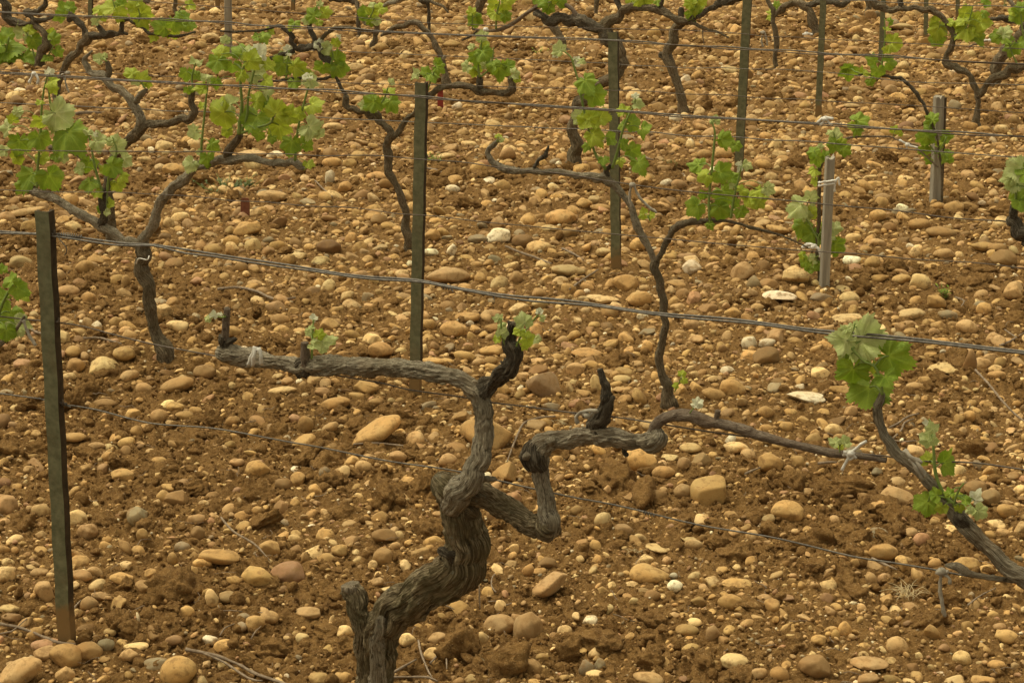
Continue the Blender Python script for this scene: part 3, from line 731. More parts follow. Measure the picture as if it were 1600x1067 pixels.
# row 3, centre left
vine('grapevine with its trunk half hidden behind the tall middle green post', (636, 395), [
    ('trunk', 'bark_brown', [(637, 395, 9), (634, 355, 8), (628, 315, 8), (615, 282, 7), (607, 255, 7), (604, 230, 8), (612, 210, 8)]),
    ('arm', 'bark_brown', [(614, 215, 7), (600, 195, 6), (588, 180, 9), (572, 174, 7), (553, 170, 6), (540, 163, 7), (541, 152, 7)]),
    ('cane', 'bark_dark', [(541, 155, 5), (535, 140, 3), (525, 122, 3), (517, 108, 4), (511, 92, 7), (504, 78, 8), (494, 68, 7)]),
    ('arm', 'bark_brown', [(612, 215, 6), (628, 198, 6), (648, 177, 5), (666, 152, 6), (685, 140, 6), (710, 134, 6), (735, 136, 6), (760, 144, 6), (785, 147, 6), (800, 140, 8), (798, 124, 7)]),
    ('arm', 'bark_dark', [(500, 70, 6), (482, 74, 6), (462, 77, 5), (455, 66, 6), (453, 52, 5), (443, 44, 4), (430, 42, 3), (405, 48, 2), (375, 50, 2), (345, 49, 2)]),
    ('spur', 'bark_dark', [(492, 68, 5), (487, 52, 5), (484, 34, 4)]),
    ('spur', 'bark_dark', [(750, 140, 6), (749, 118, 5)]),
    ('cane', 'bark_brown', [(500, 66, 4), (515, 50, 4), (530, 44, 4), (560, 46, 3), (585, 49, 2)]),
    ('stub', 'bark_dark', [(460, 80, 4), (440, 86, 5), (424, 92, 6), (416, 95, 4)]),
    ('cane', 'bark_dark', [(520, 120, 3), (490, 124, 3), (455, 124, 3), (425, 127, 2), (390, 130, 2)]),
], [
    ([(749, 120, 2.5), (747, 98, 2.2), (751, 76, 2), (754, 58, 1.5)], '744,92,30,-90,m 756,84,30,-60,m 757,68,26,20,y 752,56,22,90,p 741,114,20,-110,y 736,74,14,170,p 748,106,22,-60,m'),
    ([(752, 120, 2), (765, 108, 1.8), (770, 90, 1.5), (771, 75, 1)], '781,112,44,-90,m 768,101,28,150,m 728,106,22,-140,p 796,102,24,40,m 760,100,20,100,p'),
    ([(797, 124, 2), (803, 116, 1.5)], '806,114,20,20,p 808,123,16,-40,y'),
    ([(666, 148, 2), (672, 130, 1.8), (680, 108, 1.5)], '675,119,26,-70,m 686,107,28,-25,m 664,112,22,130,m 648,117,22,170,p 685,96,18,60,m'),
    ([(588, 172, 2.5), (600, 155, 2), (606, 138, 1.5)], '580,162,34,-150,m 613,163,34,-60,m 608,142,22,90,y 594,163,30,-90,m 612,128,14,60,p 568,165,18,170,p'),
    ([(447, 123, 2), (449, 100, 1.8), (452, 80, 1.5)], '440,105,38,-110,m 465,108,38,-40,y 441,92,26,100,p 452,78,20,40,w 485,117,24,0,y 460,130,24,-80,m'),
    ([(515, 105, 2), (520, 88, 1.8), (515, 72, 1.5)], '504,108,30,-100,m 529,92,38,20,m 530,108,34,-60,m 497,70,20,150,w 510,76,22,20,p 480,128,20,60,p 525,66,20,60,y 530,60,14,0,w'),
    ([(484, 34, 2), (490, 20, 1.5), (497, 8, 1)], '488,22,30,130,m 508,20,24,0,y 498,36,20,-60,y 478,32,18,180,p 500,6,14,80,p'),
    ([(458, 45, 1.5), (460, 38, 1)], '460,38,22,-90,m 452,44,12,180,y'),
    ([(406, 70, 1.5), (408, 58, 1.2)], '414,57,28,-10,m 400,58,20,170,m 424,48,16,20,y'),
])
# row 3, small staked vine
vine('young thin vine tied to the shorter square wooden stake', (1281, 440), [
    ('trunk', 'bark_brown', [(1281, 440, 5), (1278, 405, 4), (1277, 370, 4), (1280, 335, 3.5), (1280, 300, 3.5), (1281, 270, 3.5), (1283, 255, 3)]),
    ('cane', 'cane', [(1283, 262, 2.5), (1290, 244, 2.5), (1305, 230, 3), (1322, 217, 2.5), (1345, 214, 2), (1390, 214, 1.6), (1402, 219, 1.5), (1435, 228, 1.5)]),
], [
    ([(1281, 262, 2), (1276, 250, 1.6), (1272, 236, 1.2)], '1270,236,24,130,m 1277,250,30,-80,m 1273,268,26,-100,y 1290,242,20,40,m 1274,284,18,-90,y 1282,228,12,60,p'),
    ([(1302, 232, 2), (1304, 220, 1.6), (1303, 208, 1.2)], '1306,212,24,80,p 1303,228,30,-120,m 1320,235,26,-30,m 1314,222,20,20,y 1296,206,12,120,p'),
    ([(1334, 215, 1.5), (1336, 204, 1.2), (1342, 194, 1)], '1345,187,36,20,m 1340,204,22,-60,m 1330,196,16,160,y'),
    ([(1279, 375, 2.4), (1266, 352, 2), (1256, 335, 1.6), (1262, 318, 1.2)], '1268,308,28,60,p 1245,322,42,170,p 1271,331,28,0,y 1254,356,38,-110,m 1262,340,22,-60,p'),
    ([(1279, 385, 2.4), (1280, 368, 2), (1292, 355, 1.6), (1302, 348, 1.2)], '1269,370,34,-90,m 1286,367,38,-70,m 1310,385,38,-30,m 1304,355,26,50,p 1297,372,22,-20,p 1284,350,20,90,y'),
    ([(1279, 400, 2), (1270, 405, 1.6)], '1257,411,26,-140,m 1266,420,22,-80,m 1281,415,22,-70,m 1272,403,18,60,p 1252,398,14,160,y'),
])
# row 4, thick dark trunk
vine('stout bent grapevine with a broad flared foot behind the third green post', (897, 262), [
    ('trunk', 'bark_brown', [(894, 262, 18), (896, 242, 14), (898, 215, 12), (900, 185, 11), (903, 162, 11), (920, 145, 11), (945, 128, 11), (966, 112, 13), (973, 98, 12), (968, 82, 13), (957, 66, 13), (948, 52, 14)]),
    ('arm', 'bark_dark', [(950, 58, 12), (932, 45, 12), (912, 35, 12), (890, 33, 9), (865, 33, 9), (848, 27, 8), (838, 20, 7)]),
    ('arm', 'bark_brown', [(945, 55, 11), (955, 32, 10), (972, 16, 9), (988, 11, 8), (1015, 13, 7), (1038, 20, 8), (1056, 30, 8), (1070, 34, 8)]),
    ('cane', 'cane', [(903, 30, 5), (893, 14, 5), (876, 6, 4), (850, 6, 4), (825, 20, 4), (800, 38, 4), (780, 47, 4), (760, 49, 3), (738, 46, 3)]),
    ('twig', 'bark_dark', [(745, 50, 2), (735, 58, 2), (722, 63, 1.5)]),
    ('spur', 'bark_dark', [(975, 18, 5), (965, 5, 5), (963, -15, 5)]),
    ('spur', 'bark_dark', [(1035, 16, 5), (1035, 2, 5), (1036, -12, 4)]),
], [
    ([(862, 6, 2), (860, -10, 2)], '850,4,26,150,m 878,2,28,10,m 857,15,24,-90,m 842,-4,26,100,m 866,-6,30,60,y'),
    ([(775, 45, 2), (776, 25, 2), (780, 5, 1.6), (782, -10, 1.2)], '774,24,38,-100,y 790,4,28,10,y 770,6,24,140,y 792,27,24,-40,m 786,14,24,-60,y'),
    ([(738, 45, 1.6), (738, 28, 1.2)], '742,34,32,-80,m 736,18,20,110,y 749,28,18,-10,y'),
    ([(990, 8, 2), (1000, -6, 1.6)], '1002,4,24,-30,y 1012,-4,26,20,y 984,0,20,140,y 1030,2,22,-30,m'),
], detail=0)
# row 5 trunk centre-right
vine('upright grapevine with knobbly bulge on its trunk near the tallest post', (1066, 175), [
    ('trunk', 'bark_brown', [(1068, 176, 12), (1065, 158, 9), (1058, 130, 9), (1050, 108, 8), (1043, 92, 9), (1048, 72, 9), (1052, 52, 8), (1062, 38, 8)]),
    ('knot', 'bark_dark', [(1046, 95, 9), (1036, 87, 6), (1032, 85, 5)]),
    ('arm', 'bark_dark', [(1060, 42, 7), (1075, 34, 7), (1095, 25, 6), (1115, 12, 6), (1135, 4, 6), (1165, -3, 6), (1190, -8, 6)]),
    ('cane', 'bark_brown', [(1070, 34, 4), (1085, 37, 4), (1100, 44, 3), (1118, 49, 2.5), (1138, 59, 2)]),
    ('spur', 'bark_dark', [(1062, 38, 6), (1064, 24, 6), (1065, 12, 5)]),
    ('spur', 'bark_dark', [(1125, 12, 4), (1124, -5, 5), (1124, -16, 4)]),
    ('twig', 'cane', [(1098, 44, 1.5), (1098, 56, 1.3), (1100, 70, 1)]),
], [
    ([(1082, 30, 2), (1087, 10, 1.8), (1092, -8, 1.2)], '1086,8,36,-90,y 1081,23,26,-60,m 1094,14,22,-20,m 1078,4,24,140,y 1098,0,24,20,y'),
], detail=0)
# row 5 right Y vine
vine('slim Y shaped grapevine with a high arching left arm at upper right', (1527, 198), [
    ('trunk', 'bark_brown', [(1527, 200, 8), (1527, 182, 6), (1529, 160, 5.5), (1527, 143, 6)]),
    ('arm', 'bark_brown', [(1528, 148, 6), (1520, 130, 6), (1508, 112, 6), (1492, 105, 7), (1476, 98, 8), (1480, 84, 5), (1488, 70, 6), (1490, 56, 6), (1482, 42, 6), (1470, 24, 6), (1455, 14, 6), (1430, 12, 5), (1405, 14, 6), (1385, 15, 7), (1368, 9, 8), (1362, -2, 8)]),
    ('arm', 'bark_brown', [(1530, 150, 6), (1540, 134, 6), (1558, 120, 8), (1578, 107, 8), (1600, 104, 7), (1650, 106, 7)]),
    ('spur', 'bark_dark', [(1408, 12, 5), (1408, -8, 5)]),
], [
    ([(1486, 46, 2), (1470, 40, 1.6)], '1466,48,38,-100,y 1465,63,28,-60,m 1460,34,26,140,y 1482,34,22,60,y'),
    ([(1488, 60, 2), (1505, 50, 1.8), (1515, 30, 1.5), (1520, 10, 1)], '1512,50,44,-90,y 1526,58,34,-60,m 1505,30,34,110,y 1520,30,34,40,y 1536,36,28,-10,y 1499,44,28,-150,y 1508,18,26,90,y 1540,22,18,0,m 1542,5,22,20,m 1530,45,26,-20,y'),
    ([(1590, 102, 2), (1580, 80, 1.6), (1575, 60, 1.2)], '1556,56,26,160,m 1574,58,30,0,m 1580,76,34,-100,m 1596,70,30,-40,m 1570,50,24,60,p'),
    ([(1605, 80, 2), (1598, 50, 1.6), (1595, 20, 1.2)], '1592,26,34,-90,m 1600,12,30,60,m 1585,18,20,150,y'),
], detail=0)
# behind it
vine('thick leaning vine trunk at the upper right edge, behind the Y shaped vine', (1549, 133), [
    ('trunk', 'bark_brown', [(1549, 133, 10), (1555, 112, 10), (1562, 92, 11), (1570, 76, 10), (1590, 60, 10), (1610, 48, 10), (1650, 40, 10)]),
    ('arm', 'bark_dark', [(1590, 60, 7), (1600, 40, 6), (1640, 30, 6)]),
    ('cane', 'cane', [(1580, 66, 2.5), (1550, 63, 2), (1525, 69, 2), (1514, 73, 1.5)]),
], [], detail=0)
vine('black curved vine arm among the leaves at the upper right edge', (1600, 62), [
    ('trunk', 'bark_dark', [(1640, 75, 7), (1630, 50, 7), (1610, 36, 7)]),
    ('arm', 'bark_dark', [(1612, 38, 6), (1585, 32, 7), (1565, 28, 6), (1548, 31, 4)]),
    ('cane', 'bark', [(1600, 30, 3), (1590, 15, 4), (1578, 2, 4), (1565, -14, 4)]),
], [], row=7, detail=0)
# row 4 stake vine
vine('young leafy vine on the weathered pale stake at the right', (1466, 321), [
    ('trunk', 'bark_brown', [(1471, 318, 2.6), (1471, 260, 2.2), (1464, 215, 2.2), (1452, 182, 2.4), (1445, 168, 2.4)]),
    ('cane', 'bark_dark', [(1450, 178, 3), (1443, 162, 3), (1433, 148, 4), (1422, 134, 3), (1408, 123, 3.4), (1390, 120, 2.6), (1365, 117, 2.2), (1342, 117, 2)]),
    ('cane', 'cane', [(1466, 262, 1.6, -0.02), (1440, 238, 1.6, -0.02), (1425, 228, 1.6), (1402, 218, 1.5)]),
], [
    ([(1462, 240, 2), (1452, 225, 1.6), (1446, 210, 1.2)], '1447,218,38,-100,m 1445,236,24,-90,m 1452,205,24,120,m 1438,213,20,170,m'),
    ([(1466, 240, 2), (1474, 225, 1.6), (1480, 214, 1.2)], '1478,213,26,0,m 1479,243,28,-60,m 1450,252,18,-120,m 1468,225,18,80,y 1485,250,14,-30,m'),
    ([(1452, 200, 1.6), (1456, 188, 1.2)], '1456,184,26,100,m 1452,194,22,-120,m'),
    ([(1348, 116, 1.6), (1335, 112, 1.4)], '1328,113,36,-95,m 1352,112,24,40,y 1322,106,20,110,m'),
    ([(1376, 118, 2.2), (1378, 100, 2), (1381, 80, 1.8), (1383, 55, 1.6), (1382, 30, 1.2)], '1372,113,26,-90,m 1392,98,28,0,m 1364,95,26,150,m 1397,68,32,0,y 1361,128,16,-60,m 1386,78,18,-60,y 1386,45,14,60,y 1392,34,14,20,m'),
    ([(1396, 214, 1.3), (1398, 204, 1)], '1398,203,18,70,y 1408,208,12,0,y'),
])
# row 4 far left
vine('forked grapevine leaning left in the upper left corner, long cane on its right', (108, 180), [
    ('trunk', 'bark_brown', [(110, 182, 9), (96, 166, 8), (88, 152, 7), (91, 132, 6), (99, 110, 7), (113, 88, 7), (127, 70, 8), (138, 56, 9)]),
    ('arm', 'bark_dark', [(137, 60, 7), (130, 45, 6), (120, 32, 7), (111, 22, 8), (108, 32, 6)]),
    ('arm', 'bark_dark', [(136, 60, 7), (150, 57, 7), (165, 56, 8), (182, 53, 6), (198, 54, 4)]),
    ('spur', 'bark_dark', [(188, 54, 5), (190, 44, 5), (190, 34, 4)]),
    ('spur', 'bark_dark', [(163, 54, 5), (155, 44, 5), (152, 38, 3)]),
    ('cane', 'bark_dark', [(190, 34, 4), (200, 31, 3), (215, 41, 3), (232, 52, 3), (255, 56, 3), (278, 57, 3), (305, 51, 2)]),
], [
    ([(110, 22, 2), (104, 12, 1.5)], '101,16,34,120,m 93,26,26,-150,m 112,10,22,60,m'),
    ([(190, 34, 2), (182, 20, 1.6), (176, 0, 1.2)], '175,10,38,110,y 188,24,30,-40,y 152,16,22,150,y 160,28,18,-120,y 148,33,18,160,p 190,4,24,60,m'),
    ([(215, 42, 2), (218, 25, 1.6), (214, 5, 1.2)], '218,16,42,100,y 223,34,30,-60,y 208,8,26,120,y'),
    ([(255, 55, 2), (262, 40, 1.6), (275, 25, 1.4), (285, 10, 1)], '252,42,34,160,m 272,40,34,-80,m 288,36,34,0,m 270,54,26,-60,y 240,59,18,-130,y 298,8,24,20,y 285,24,24,80,m 300,40,18,-20,m'),
], detail=0)
# row 5 far left
vine('leafy grapevine with a dark hooked arm at the upper left edge', (62, 102), [
    ('trunk', 'bark_brown', [(61, 103, 9), (65, 88, 10), (74, 72, 10), (72, 58, 8), (62, 44, 6), (52, 34, 7)]),
    ('arm', 'bark_dark', [(55, 36, 7), (44, 24, 7), (40, 19, 6), (58, 19, 5), (70, 8, 5), (76, -6, 5)]),
    ('arm', 'bark_dark', [(52, 36, 7), (32, 38, 7), (18, 33, 9), (10, 18, 9), (4, 0, 9), (-2, -14, 9)]),
    ('cane', 'bark_dark', [(52, 33, 4), (66, 32, 4), (80, 28, 3), (95, 24, 2)]),
], [
    ([(2, 110, 2.5), (8, 85, 2), (14, 60, 1.6)], '16,78,58,-60,m 40,92,46,-50,m 4,98,44,-110,m 24,120,32,-80,m 10,54,30,120,m -4,70,40,160,m 12,108,34,-90,m'),
    ([(56, 100, 2), (50, 75, 1.6), (40, 48, 1.2)], '34,48,28,110,p 48,44,24,60,y 54,66,30,-60,m 46,60,22,100,p'),
    ([(74, 90, 1.6), (84, 72, 1.2)], '86,60,24,30,m 91,82,22,-40,m 75,92,20,-100,m 80,50,18,80,y'),
], detail=0)
# row 5 arch
vine('arching vine with a single bent arm above the middle post', (702, 137), [
    ('trunk', 'bark_brown', [(702, 138, 9), (697, 120, 8), (692, 100, 7), (686, 82, 6), (679, 66, 6)]),
    ('arm', 'bark_brown', [(681, 70, 6), (670, 52, 6), (655, 38, 6), (640, 36, 6), (624, 42, 5), (608, 50, 5), (596, 56, 3)]),
    ('knot', 'bark', [(688, 96, 6), (694, 90, 5)]),
], [], detail=0)
# row 6 stump with leaves
vine('stumpy vine topped with a small tuft of leaves, top centre left', (583, 76), [
    ('trunk', 'bark_brown', [(583, 77, 8), (586, 64, 6), (589, 48, 6), (590, 36, 5)]),
    ('cane', 'bark', [(590, 40, 3), (570, 38, 3), (564, 22, 3), (556, 2, 3), (550, -10, 3)]),
    ('cane', 'bark', [(600, 10, 4), (615, 4, 5), (635, -4, 5)]),
], [
    ([(572, 38, 1.6), (582, 20, 1.4), (586, 5, 1)], '568,22,28,170,m 585,22,30,20,y 597,12,26,40,y 580,36,20,-90,m 590,34,18,-40,p 583,8,18,100,p'),
], detail=0)
for (lb, bx, by, pts) in [
    ('short dark vine trunk cut by the top edge above the arching vine', 748, 24, [(746, 26, 9), (749, 10, 9), (756, -10, 9)]),
    ('thin vine trunk at the top edge left of the third post', 931, 22, [(931, 23, 4), (932, 8, 5), (932, -12, 5)]),
    ('far vine stub at the top edge between the left post and stake', 275, 19, [(275, 20, 4), (274, 6, 4), (272, -12, 5)]),
    ('dark vine head just showing at the top edge, left of the far stub', 229, 6, [(229, 8, 7), (228, -3, 8), (222, -16, 8)]),
    ('short broad vine trunk at the top edge beside the thin far post', 1357, 28, [(1356, 28, 7), (1358, 10, 7), (1360, -12, 8)]),
    ('dark short trunk under the arms of the stout bent vine', 886, 80, [(888, 82, 7), (880, 66, 8), (870, 48, 8), (862, 34, 7)]),
]:
    vine(lb, (bx, by), [('trunk', 'bark_brown', pts)], [], detail=0)
vine('vine trunk curving into a flat arm behind the two tall right posts', (1277, 58), [
    ('trunk', 'bark_brown', [(1278, 62, 8), (1275, 44, 8), (1268, 26, 9), (1258, 10, 8), (1250, 4, 7)]),
    ('arm', 'bark_brown', [(1262, 10, 7), (1240, 6, 7), (1226, 10, 7), (1216, 20, 5)]),
    ('arm', 'bark_dark', [(1262, 10, 6), (1290, 4, 6), (1315, 8, 6), (1326, 2, 5)]),
], [([(1216, 20, 1.6), (1208, 10, 1.2)], '1208,18,24,110,y 1204,28,16,-100,y 1214,8,16,60,m')], detail=0)
vine('thin straight vine trunk between the two tall right posts', (1213, 105), [
    ('trunk', 'bark_brown', [(1213, 106, 5), (1213, 75, 5), (1211, 45, 5), (1209, 25, 5), (1203, 8, 5), (1196, -10, 5)]),
    ('arm', 'bark_brown', [(1211, 25, 4), (1222, 12, 5), (1236, 4, 5)]),
], [], detail=0)
vine('dark vine arm crossing the top edge above the stumpy vine', (540, 8), [
    ('trunk', 'bark_dark', [(560, 20, 4), (556, 5, 5), (545, -4, 6)]),
    ('arm', 'bark_dark', [(552, 0, 6), (530, 0, 5), (516, 0, 5)]),
], [], row=7, detail=0)
vine('dark hanging vine twigs at the top edge left of the arching vine trunk', (672, 16), [
    ('trunk', 'bark_dark', [(670, 20, 3), (668, 4, 6), (655, -3, 6), (640, -10, 6)]),
    ('arm', 'bark_brown', [(665, 0, 4), (680, 6, 3), (692, 10, 3), (700, 20, 2)]),
], [], row=7, detail=0)

# ------------------------------------------------------------------ posts and stakes
def bm_arrays(bm):
    bm.verts.index_update()
    return np.array([v.co[:] for v in bm.verts]), [[v.index for v in f.verts] for f in bm.faces]
def post(label, top, base, w, row=None, wires=()):
    c = ROWC[row] if row else plane_c(*base)
    c2 = c - 0.004
    B = on_c(base[0], base[1], c2); Tp = on_c(top[0], top[1], c2)
    m = depth(B) / FPX
    W = w * m * 0.93
    ax = Tp - B; H = np.linalg.norm(ax); ax /= H
    side = np.array([0.97, -0.243, 0]); side -= ax * (side @ ax); side /= np.linalg.norm(side)
    back = np.cross(ax, side); 
    if back[1] < 0: back = -back
    t = 0.0042; dfl = W * 0.8
    # channel profile: web to the camera, two flanges going back, lips turned in
    prof = [(-W/2, 0), (W/2, 0), (W/2, dfl), (W/2 - 0.3*W, dfl), (W/2 - 0.3*W, dfl - t), (W/2 - t, dfl - t), (W/2 - t, t), (-W/2 + t, t), (-W/2 + t, dfl * 0.55), (-W/2, dfl * 0.55)]
    org = np.array([B[0], B[1], 0.0])
    root_lab = dict(label=label, cat='vine post', group='green steel vine posts')
    root = empty('vine_post', tuple(org), **root_lab)
    bm = bmesh.new()
    rows = []
    nseg = 24
    for k in range(nseg + 1):
        q = B - ax * 0.12 + ax * (H + 0.12) * k / nseg
        jig = 0.0009 * math.sin(k * 1.9 + top[0])
        rows.append([bm.verts.new(q + side * (a + jig) + back * b_) for a, b_ in prof])
    for a, b_ in zip(rows[:-1], rows[1:]):
        for k in range(len(prof)):
            k2 = (k + 1) % len(prof)
            bm.faces.new((a[k], a[k2], b_[k2], b_[k]))
    bm.faces.new(rows[-1]); bm.faces.new(rows[0][::-1])
    bmesh.ops.recalc_face_normals(bm, faces=bm.faces)
    v, f = bm_arrays(bm); bm.free()
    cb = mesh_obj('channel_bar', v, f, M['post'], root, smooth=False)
    cb.data.materials.append(M['post_rust_shade'])
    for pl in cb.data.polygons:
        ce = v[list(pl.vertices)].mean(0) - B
        if ce @ back > t * 1.3 and ce @ side > 0: pl.material_index = 1  # right flange gets the darker colour as painted shade
    # hooks punched out of the right flange where the wires pass
    for wy in wires:
        hp = on_c((top[0] + (base[0] - top[0]) * (wy - top[1]) / (base[1] - top[1])), wy, c2)
        p0 = hp + side * (W / 2 + 0.001) + back * dfl * 0.3
        v, f, b = tube([[*(p0 - side * 0.002), 0.0022], [*(p0 + side * 0.004), 0.002], [*(p0 + side * 0.005 + ax * 0.007), 0.0016]], 8, 0.002, cap='round')
        mesh_obj('wire_hook', v, f, M['wire_dull'], root)
    return root
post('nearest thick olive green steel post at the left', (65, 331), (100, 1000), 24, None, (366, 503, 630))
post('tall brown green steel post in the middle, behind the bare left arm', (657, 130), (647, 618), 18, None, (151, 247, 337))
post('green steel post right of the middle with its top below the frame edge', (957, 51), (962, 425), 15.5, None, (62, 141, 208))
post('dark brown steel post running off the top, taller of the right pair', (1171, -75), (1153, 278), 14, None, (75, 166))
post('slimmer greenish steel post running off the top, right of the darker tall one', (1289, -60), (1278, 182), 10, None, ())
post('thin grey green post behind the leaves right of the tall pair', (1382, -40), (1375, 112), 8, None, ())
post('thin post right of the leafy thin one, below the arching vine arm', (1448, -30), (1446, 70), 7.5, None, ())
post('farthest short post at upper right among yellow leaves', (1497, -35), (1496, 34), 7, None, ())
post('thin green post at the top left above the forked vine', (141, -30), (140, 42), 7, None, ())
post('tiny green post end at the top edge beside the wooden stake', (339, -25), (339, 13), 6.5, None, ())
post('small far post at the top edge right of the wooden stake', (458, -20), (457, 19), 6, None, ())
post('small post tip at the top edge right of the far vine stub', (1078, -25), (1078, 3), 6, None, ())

def stake(label, top, base, w, row=None, two=False, yaw=0.25):
    c = ROWC[row] if row else plane_c(*base)
    B = on_c(base[0], base[1], c); Tp = on_c(top[0], top[1], c)
    m = depth(B) / FPX; W = w * m
    ax = Tp - B; H = np.linalg.norm(ax); ax /= H
    side = np.array([math.cos(yaw), math.sin(yaw), 0.0]); side -= ax * (side @ ax); side /= np.linalg.norm(side)
    back = np.cross(ax, side)
    if back[1] < 0: back = -back
    rg = np.random.default_rng(int(top[0]))
    root = empty('wooden_stake', (B[0], B[1], 0.0), label=label, cat='wooden stake', group='square wooden stakes')
    bm = bmesh.new(); rows = []; ns = 28
    K = 6
    ring = []
    for s in range(4):
        for k in range(K):
            t = k / K
            a = [(-.5, -.5), (.5, -.5), (.5, .5), (-.5, .5), (-.5, -.5)]
            ring.append((a[s][0] * (1 - t) + a[s + 1][0] * t, a[s][1] * (1 - t) + a[s + 1][1] * t))
    gr = rg.normal(size=len(ring)) * 0.025
    for k in range(ns + 1):
        q = B - ax * 0.12 + ax * (H + 0.12) * k / ns
        tp = 1 - 0.06 * k / ns
        rr = []
        for i, (a, b_) in enumerate(ring):
            j = 1 + gr[i] + 0.012 * rg.normal()
            e = 0.93 if (i % K == 0) else 1.0
            dz = (0.004 * rg.normal() + 0.006 * a) if k == ns else 0
            rr.append(bm.verts.new(q + (side * a + back * b_) * W * tp * j * e + ax * dz))
        rows.append(rr)
    n = len(ring)
    for a, b_ in zip(rows[:-1], rows[1:]):
        for k in range(n):
            bm.faces.new((a[k], a[(k + 1) % n], b_[(k + 1) % n], b_[k]))
    bm.faces.new(rows[-1]); bm.faces.new(rows[0][::-1])
    bmesh.ops.recalc_face_normals(bm, faces=bm.faces)
    v, f = bm_arrays(bm); bm.free()
    mesh_obj('stake_shaft', v, f, M['wood'], root, smooth=False)
    if two:
        # thin dark strip added on the right, painting that face's shade
        p = [B + side * (W * 0.62) + back * 0.004 - ax * 0.1, Tp + side * (W * 0.62) + back * 0.004 - ax * 0.005]
        bm = bmesh.new(); hw = W * 0.13
        q = []
        for pt in p:
            q.append([bm.verts.new(pt + side * a * hw + back * b_ * W * 0.45) for a, b_ in ((-1, -1), (1, -1), (1, 1), (-1, 1))])
        for k in range(4): bm.faces.new((q[0][k], q[0][(k + 1) % 4], q[1][(k + 1) % 4], q[1][k]))
        bm.faces.new(q[1]); bm.faces.new(q[0][::-1])
        bmesh.ops.recalc_face_normals(bm, faces=bm.faces)
        v, f = bm_arrays(bm); bm.free()
        mesh_obj('shaded_side', v, f, M['wood_shade'], root, smooth=False)
    return root
stake('short square wooden stake with a white band tied round it', (1297, 246), (1288, 447), 14, None, False, 0.1)
stake('pale grey weathered stake with a dark right side', (1467, 151), (1461, 314), 14.5, None, True, 0.2)
stake('grey square stake at the top left, cut by the top edge', (356, -30), (357, 88), 12, None, False, 0.15)

# ------------------------------------------------------------------ wires
def wire(label, row, pts, r, mat='wire', off=0.012, helix=0.0, seed=0, group='trellis wires strung along the rows'):
    c = ROWC[row] + off
    R = [on_c(x, y, c) for x, y in pts]
    # carry on beyond both ends
    a = R[0] + (R[0] - R[1]) / np.linalg.norm(R[0] - R[1]) * 1.2
    b = R[-1] + (R[-1] - R[-2]) / np.linalg.norm(R[-1] - R[-2]) * 1.2
    R = [a] + R + [b]
    rg = np.random.default_rng(seed + int(row * 10))
    r = r * 1.15
    S = spline([[*p, r] for p in R], 0.02)
    n = len(S)
    ph = rg.uniform(0, 6)
    k = np.arange(n)
    S[:, 2] += 0.0010 * np.sin(k * 0.5 + ph) * (1 + np.sin(k * 0.07)) + helix * np.sin(k * 0.19 + ph)
    S[:, 1] += helix * np.cos(k * 0.19 + ph)
    v, f, b_ = tube(S, 7, 0.5, cap='flat')
    o = mesh_obj('trellis_wire', v, f, M[mat], None, origin=tuple(S[0][:3]), attrs={'bark': ('FLOAT_VECTOR', b_)})
    return tag(o, label, 'wire', group)
W1a = [(-20, 360), (50, 365), (90, 366), (130, 372), (200, 381), (240, 383), (330, 396), (450, 415), (560, 430), (650, 439), (700, 447), (800, 461), (900, 473), (1040, 489), (1200, 506), (1300, 517), (1440, 531), (1600, 549), (1640, 554)]
W1b = [(-20, 364), (50, 366), (90, 370), (130, 376), (180, 383), (215, 384), (240, 384), (290, 396), (330, 400), (450, 419), (560, 433), (650, 441), (700, 450), (760, 459), (850, 472), (920, 479), (1040, 492), (1200, 510), (1300, 521), (1440, 535), (1600, 552), (1640, 557)]
w = wire('upper strand of the nearest top double wire', 1, W1a, 0.0017, 'wire', 0.012, 0.0, 1)
# splice wrapped round the wire beside the post
def splice(parent, row, cx0, cx1, y0, y1, turns, rr, tail):
    c = ROWC[row] + 0.012
    n = turns * 14; pts = []
    for k in range(n + 1):
        t = k / n; x = cx0 + (cx1 - cx0) * t; y = y0 + (y1 - y0) * t
        p = on_c(x, y, c); m = depth(p) / FPX
        a = t * turns * 2 * math.pi
        rad = m * rr * (1 + 0.35 * math.sin(k * 1.3))
        p = p + np.array([0, -math.cos(a) * rad, math.sin(a) * rad])
        pts.append([*p, 0.0010])
    for (x, y) in tail:
        pts.append([*on_c(x, y, c - 0.01), 0.0010])
    v, f, b = tube(pts, 6, 0.004, cap='round')
    mesh_obj('splice', v, f, M['wire'], parent)
splice(w, 1, 128, 90, 371, 367, 11, 3.4, [(93, 374), (99, 381), (104, 388), (103, 396), (101, 399)])
splice(w, 1, 240, 250, 383, 385, 4, 2.2, [])
w = wire('lower strand of the nearest top double wire', 1, W1b, 0.0016, 'wire', 0.005, 0.0, 2)
splice(w, 1, 690, 706, 449, 451, 4, 2.2, [(708, 456)])
splice(w, 1, 755, 770, 458, 460, 5, 2.2, [(772, 468)])
wire('nearest row middle wire running beneath the bare left arm', 1, [(-20, 492), (40, 499), (85, 503), (130, 510), (175, 522), (240, 538), (345, 558), (400, 567), (465, 577), (530, 588), (600, 598), (640, 608), (735, 624), (770, 630), (820, 634), (885, 642), (1010, 660), (1080, 669), (1170, 682), (1300, 703), (1385, 712), (1440, 720), (1520, 723), (1600, 734), (1640, 739)], 0.00115, 'wire_dull', 0.015, 0, 3)
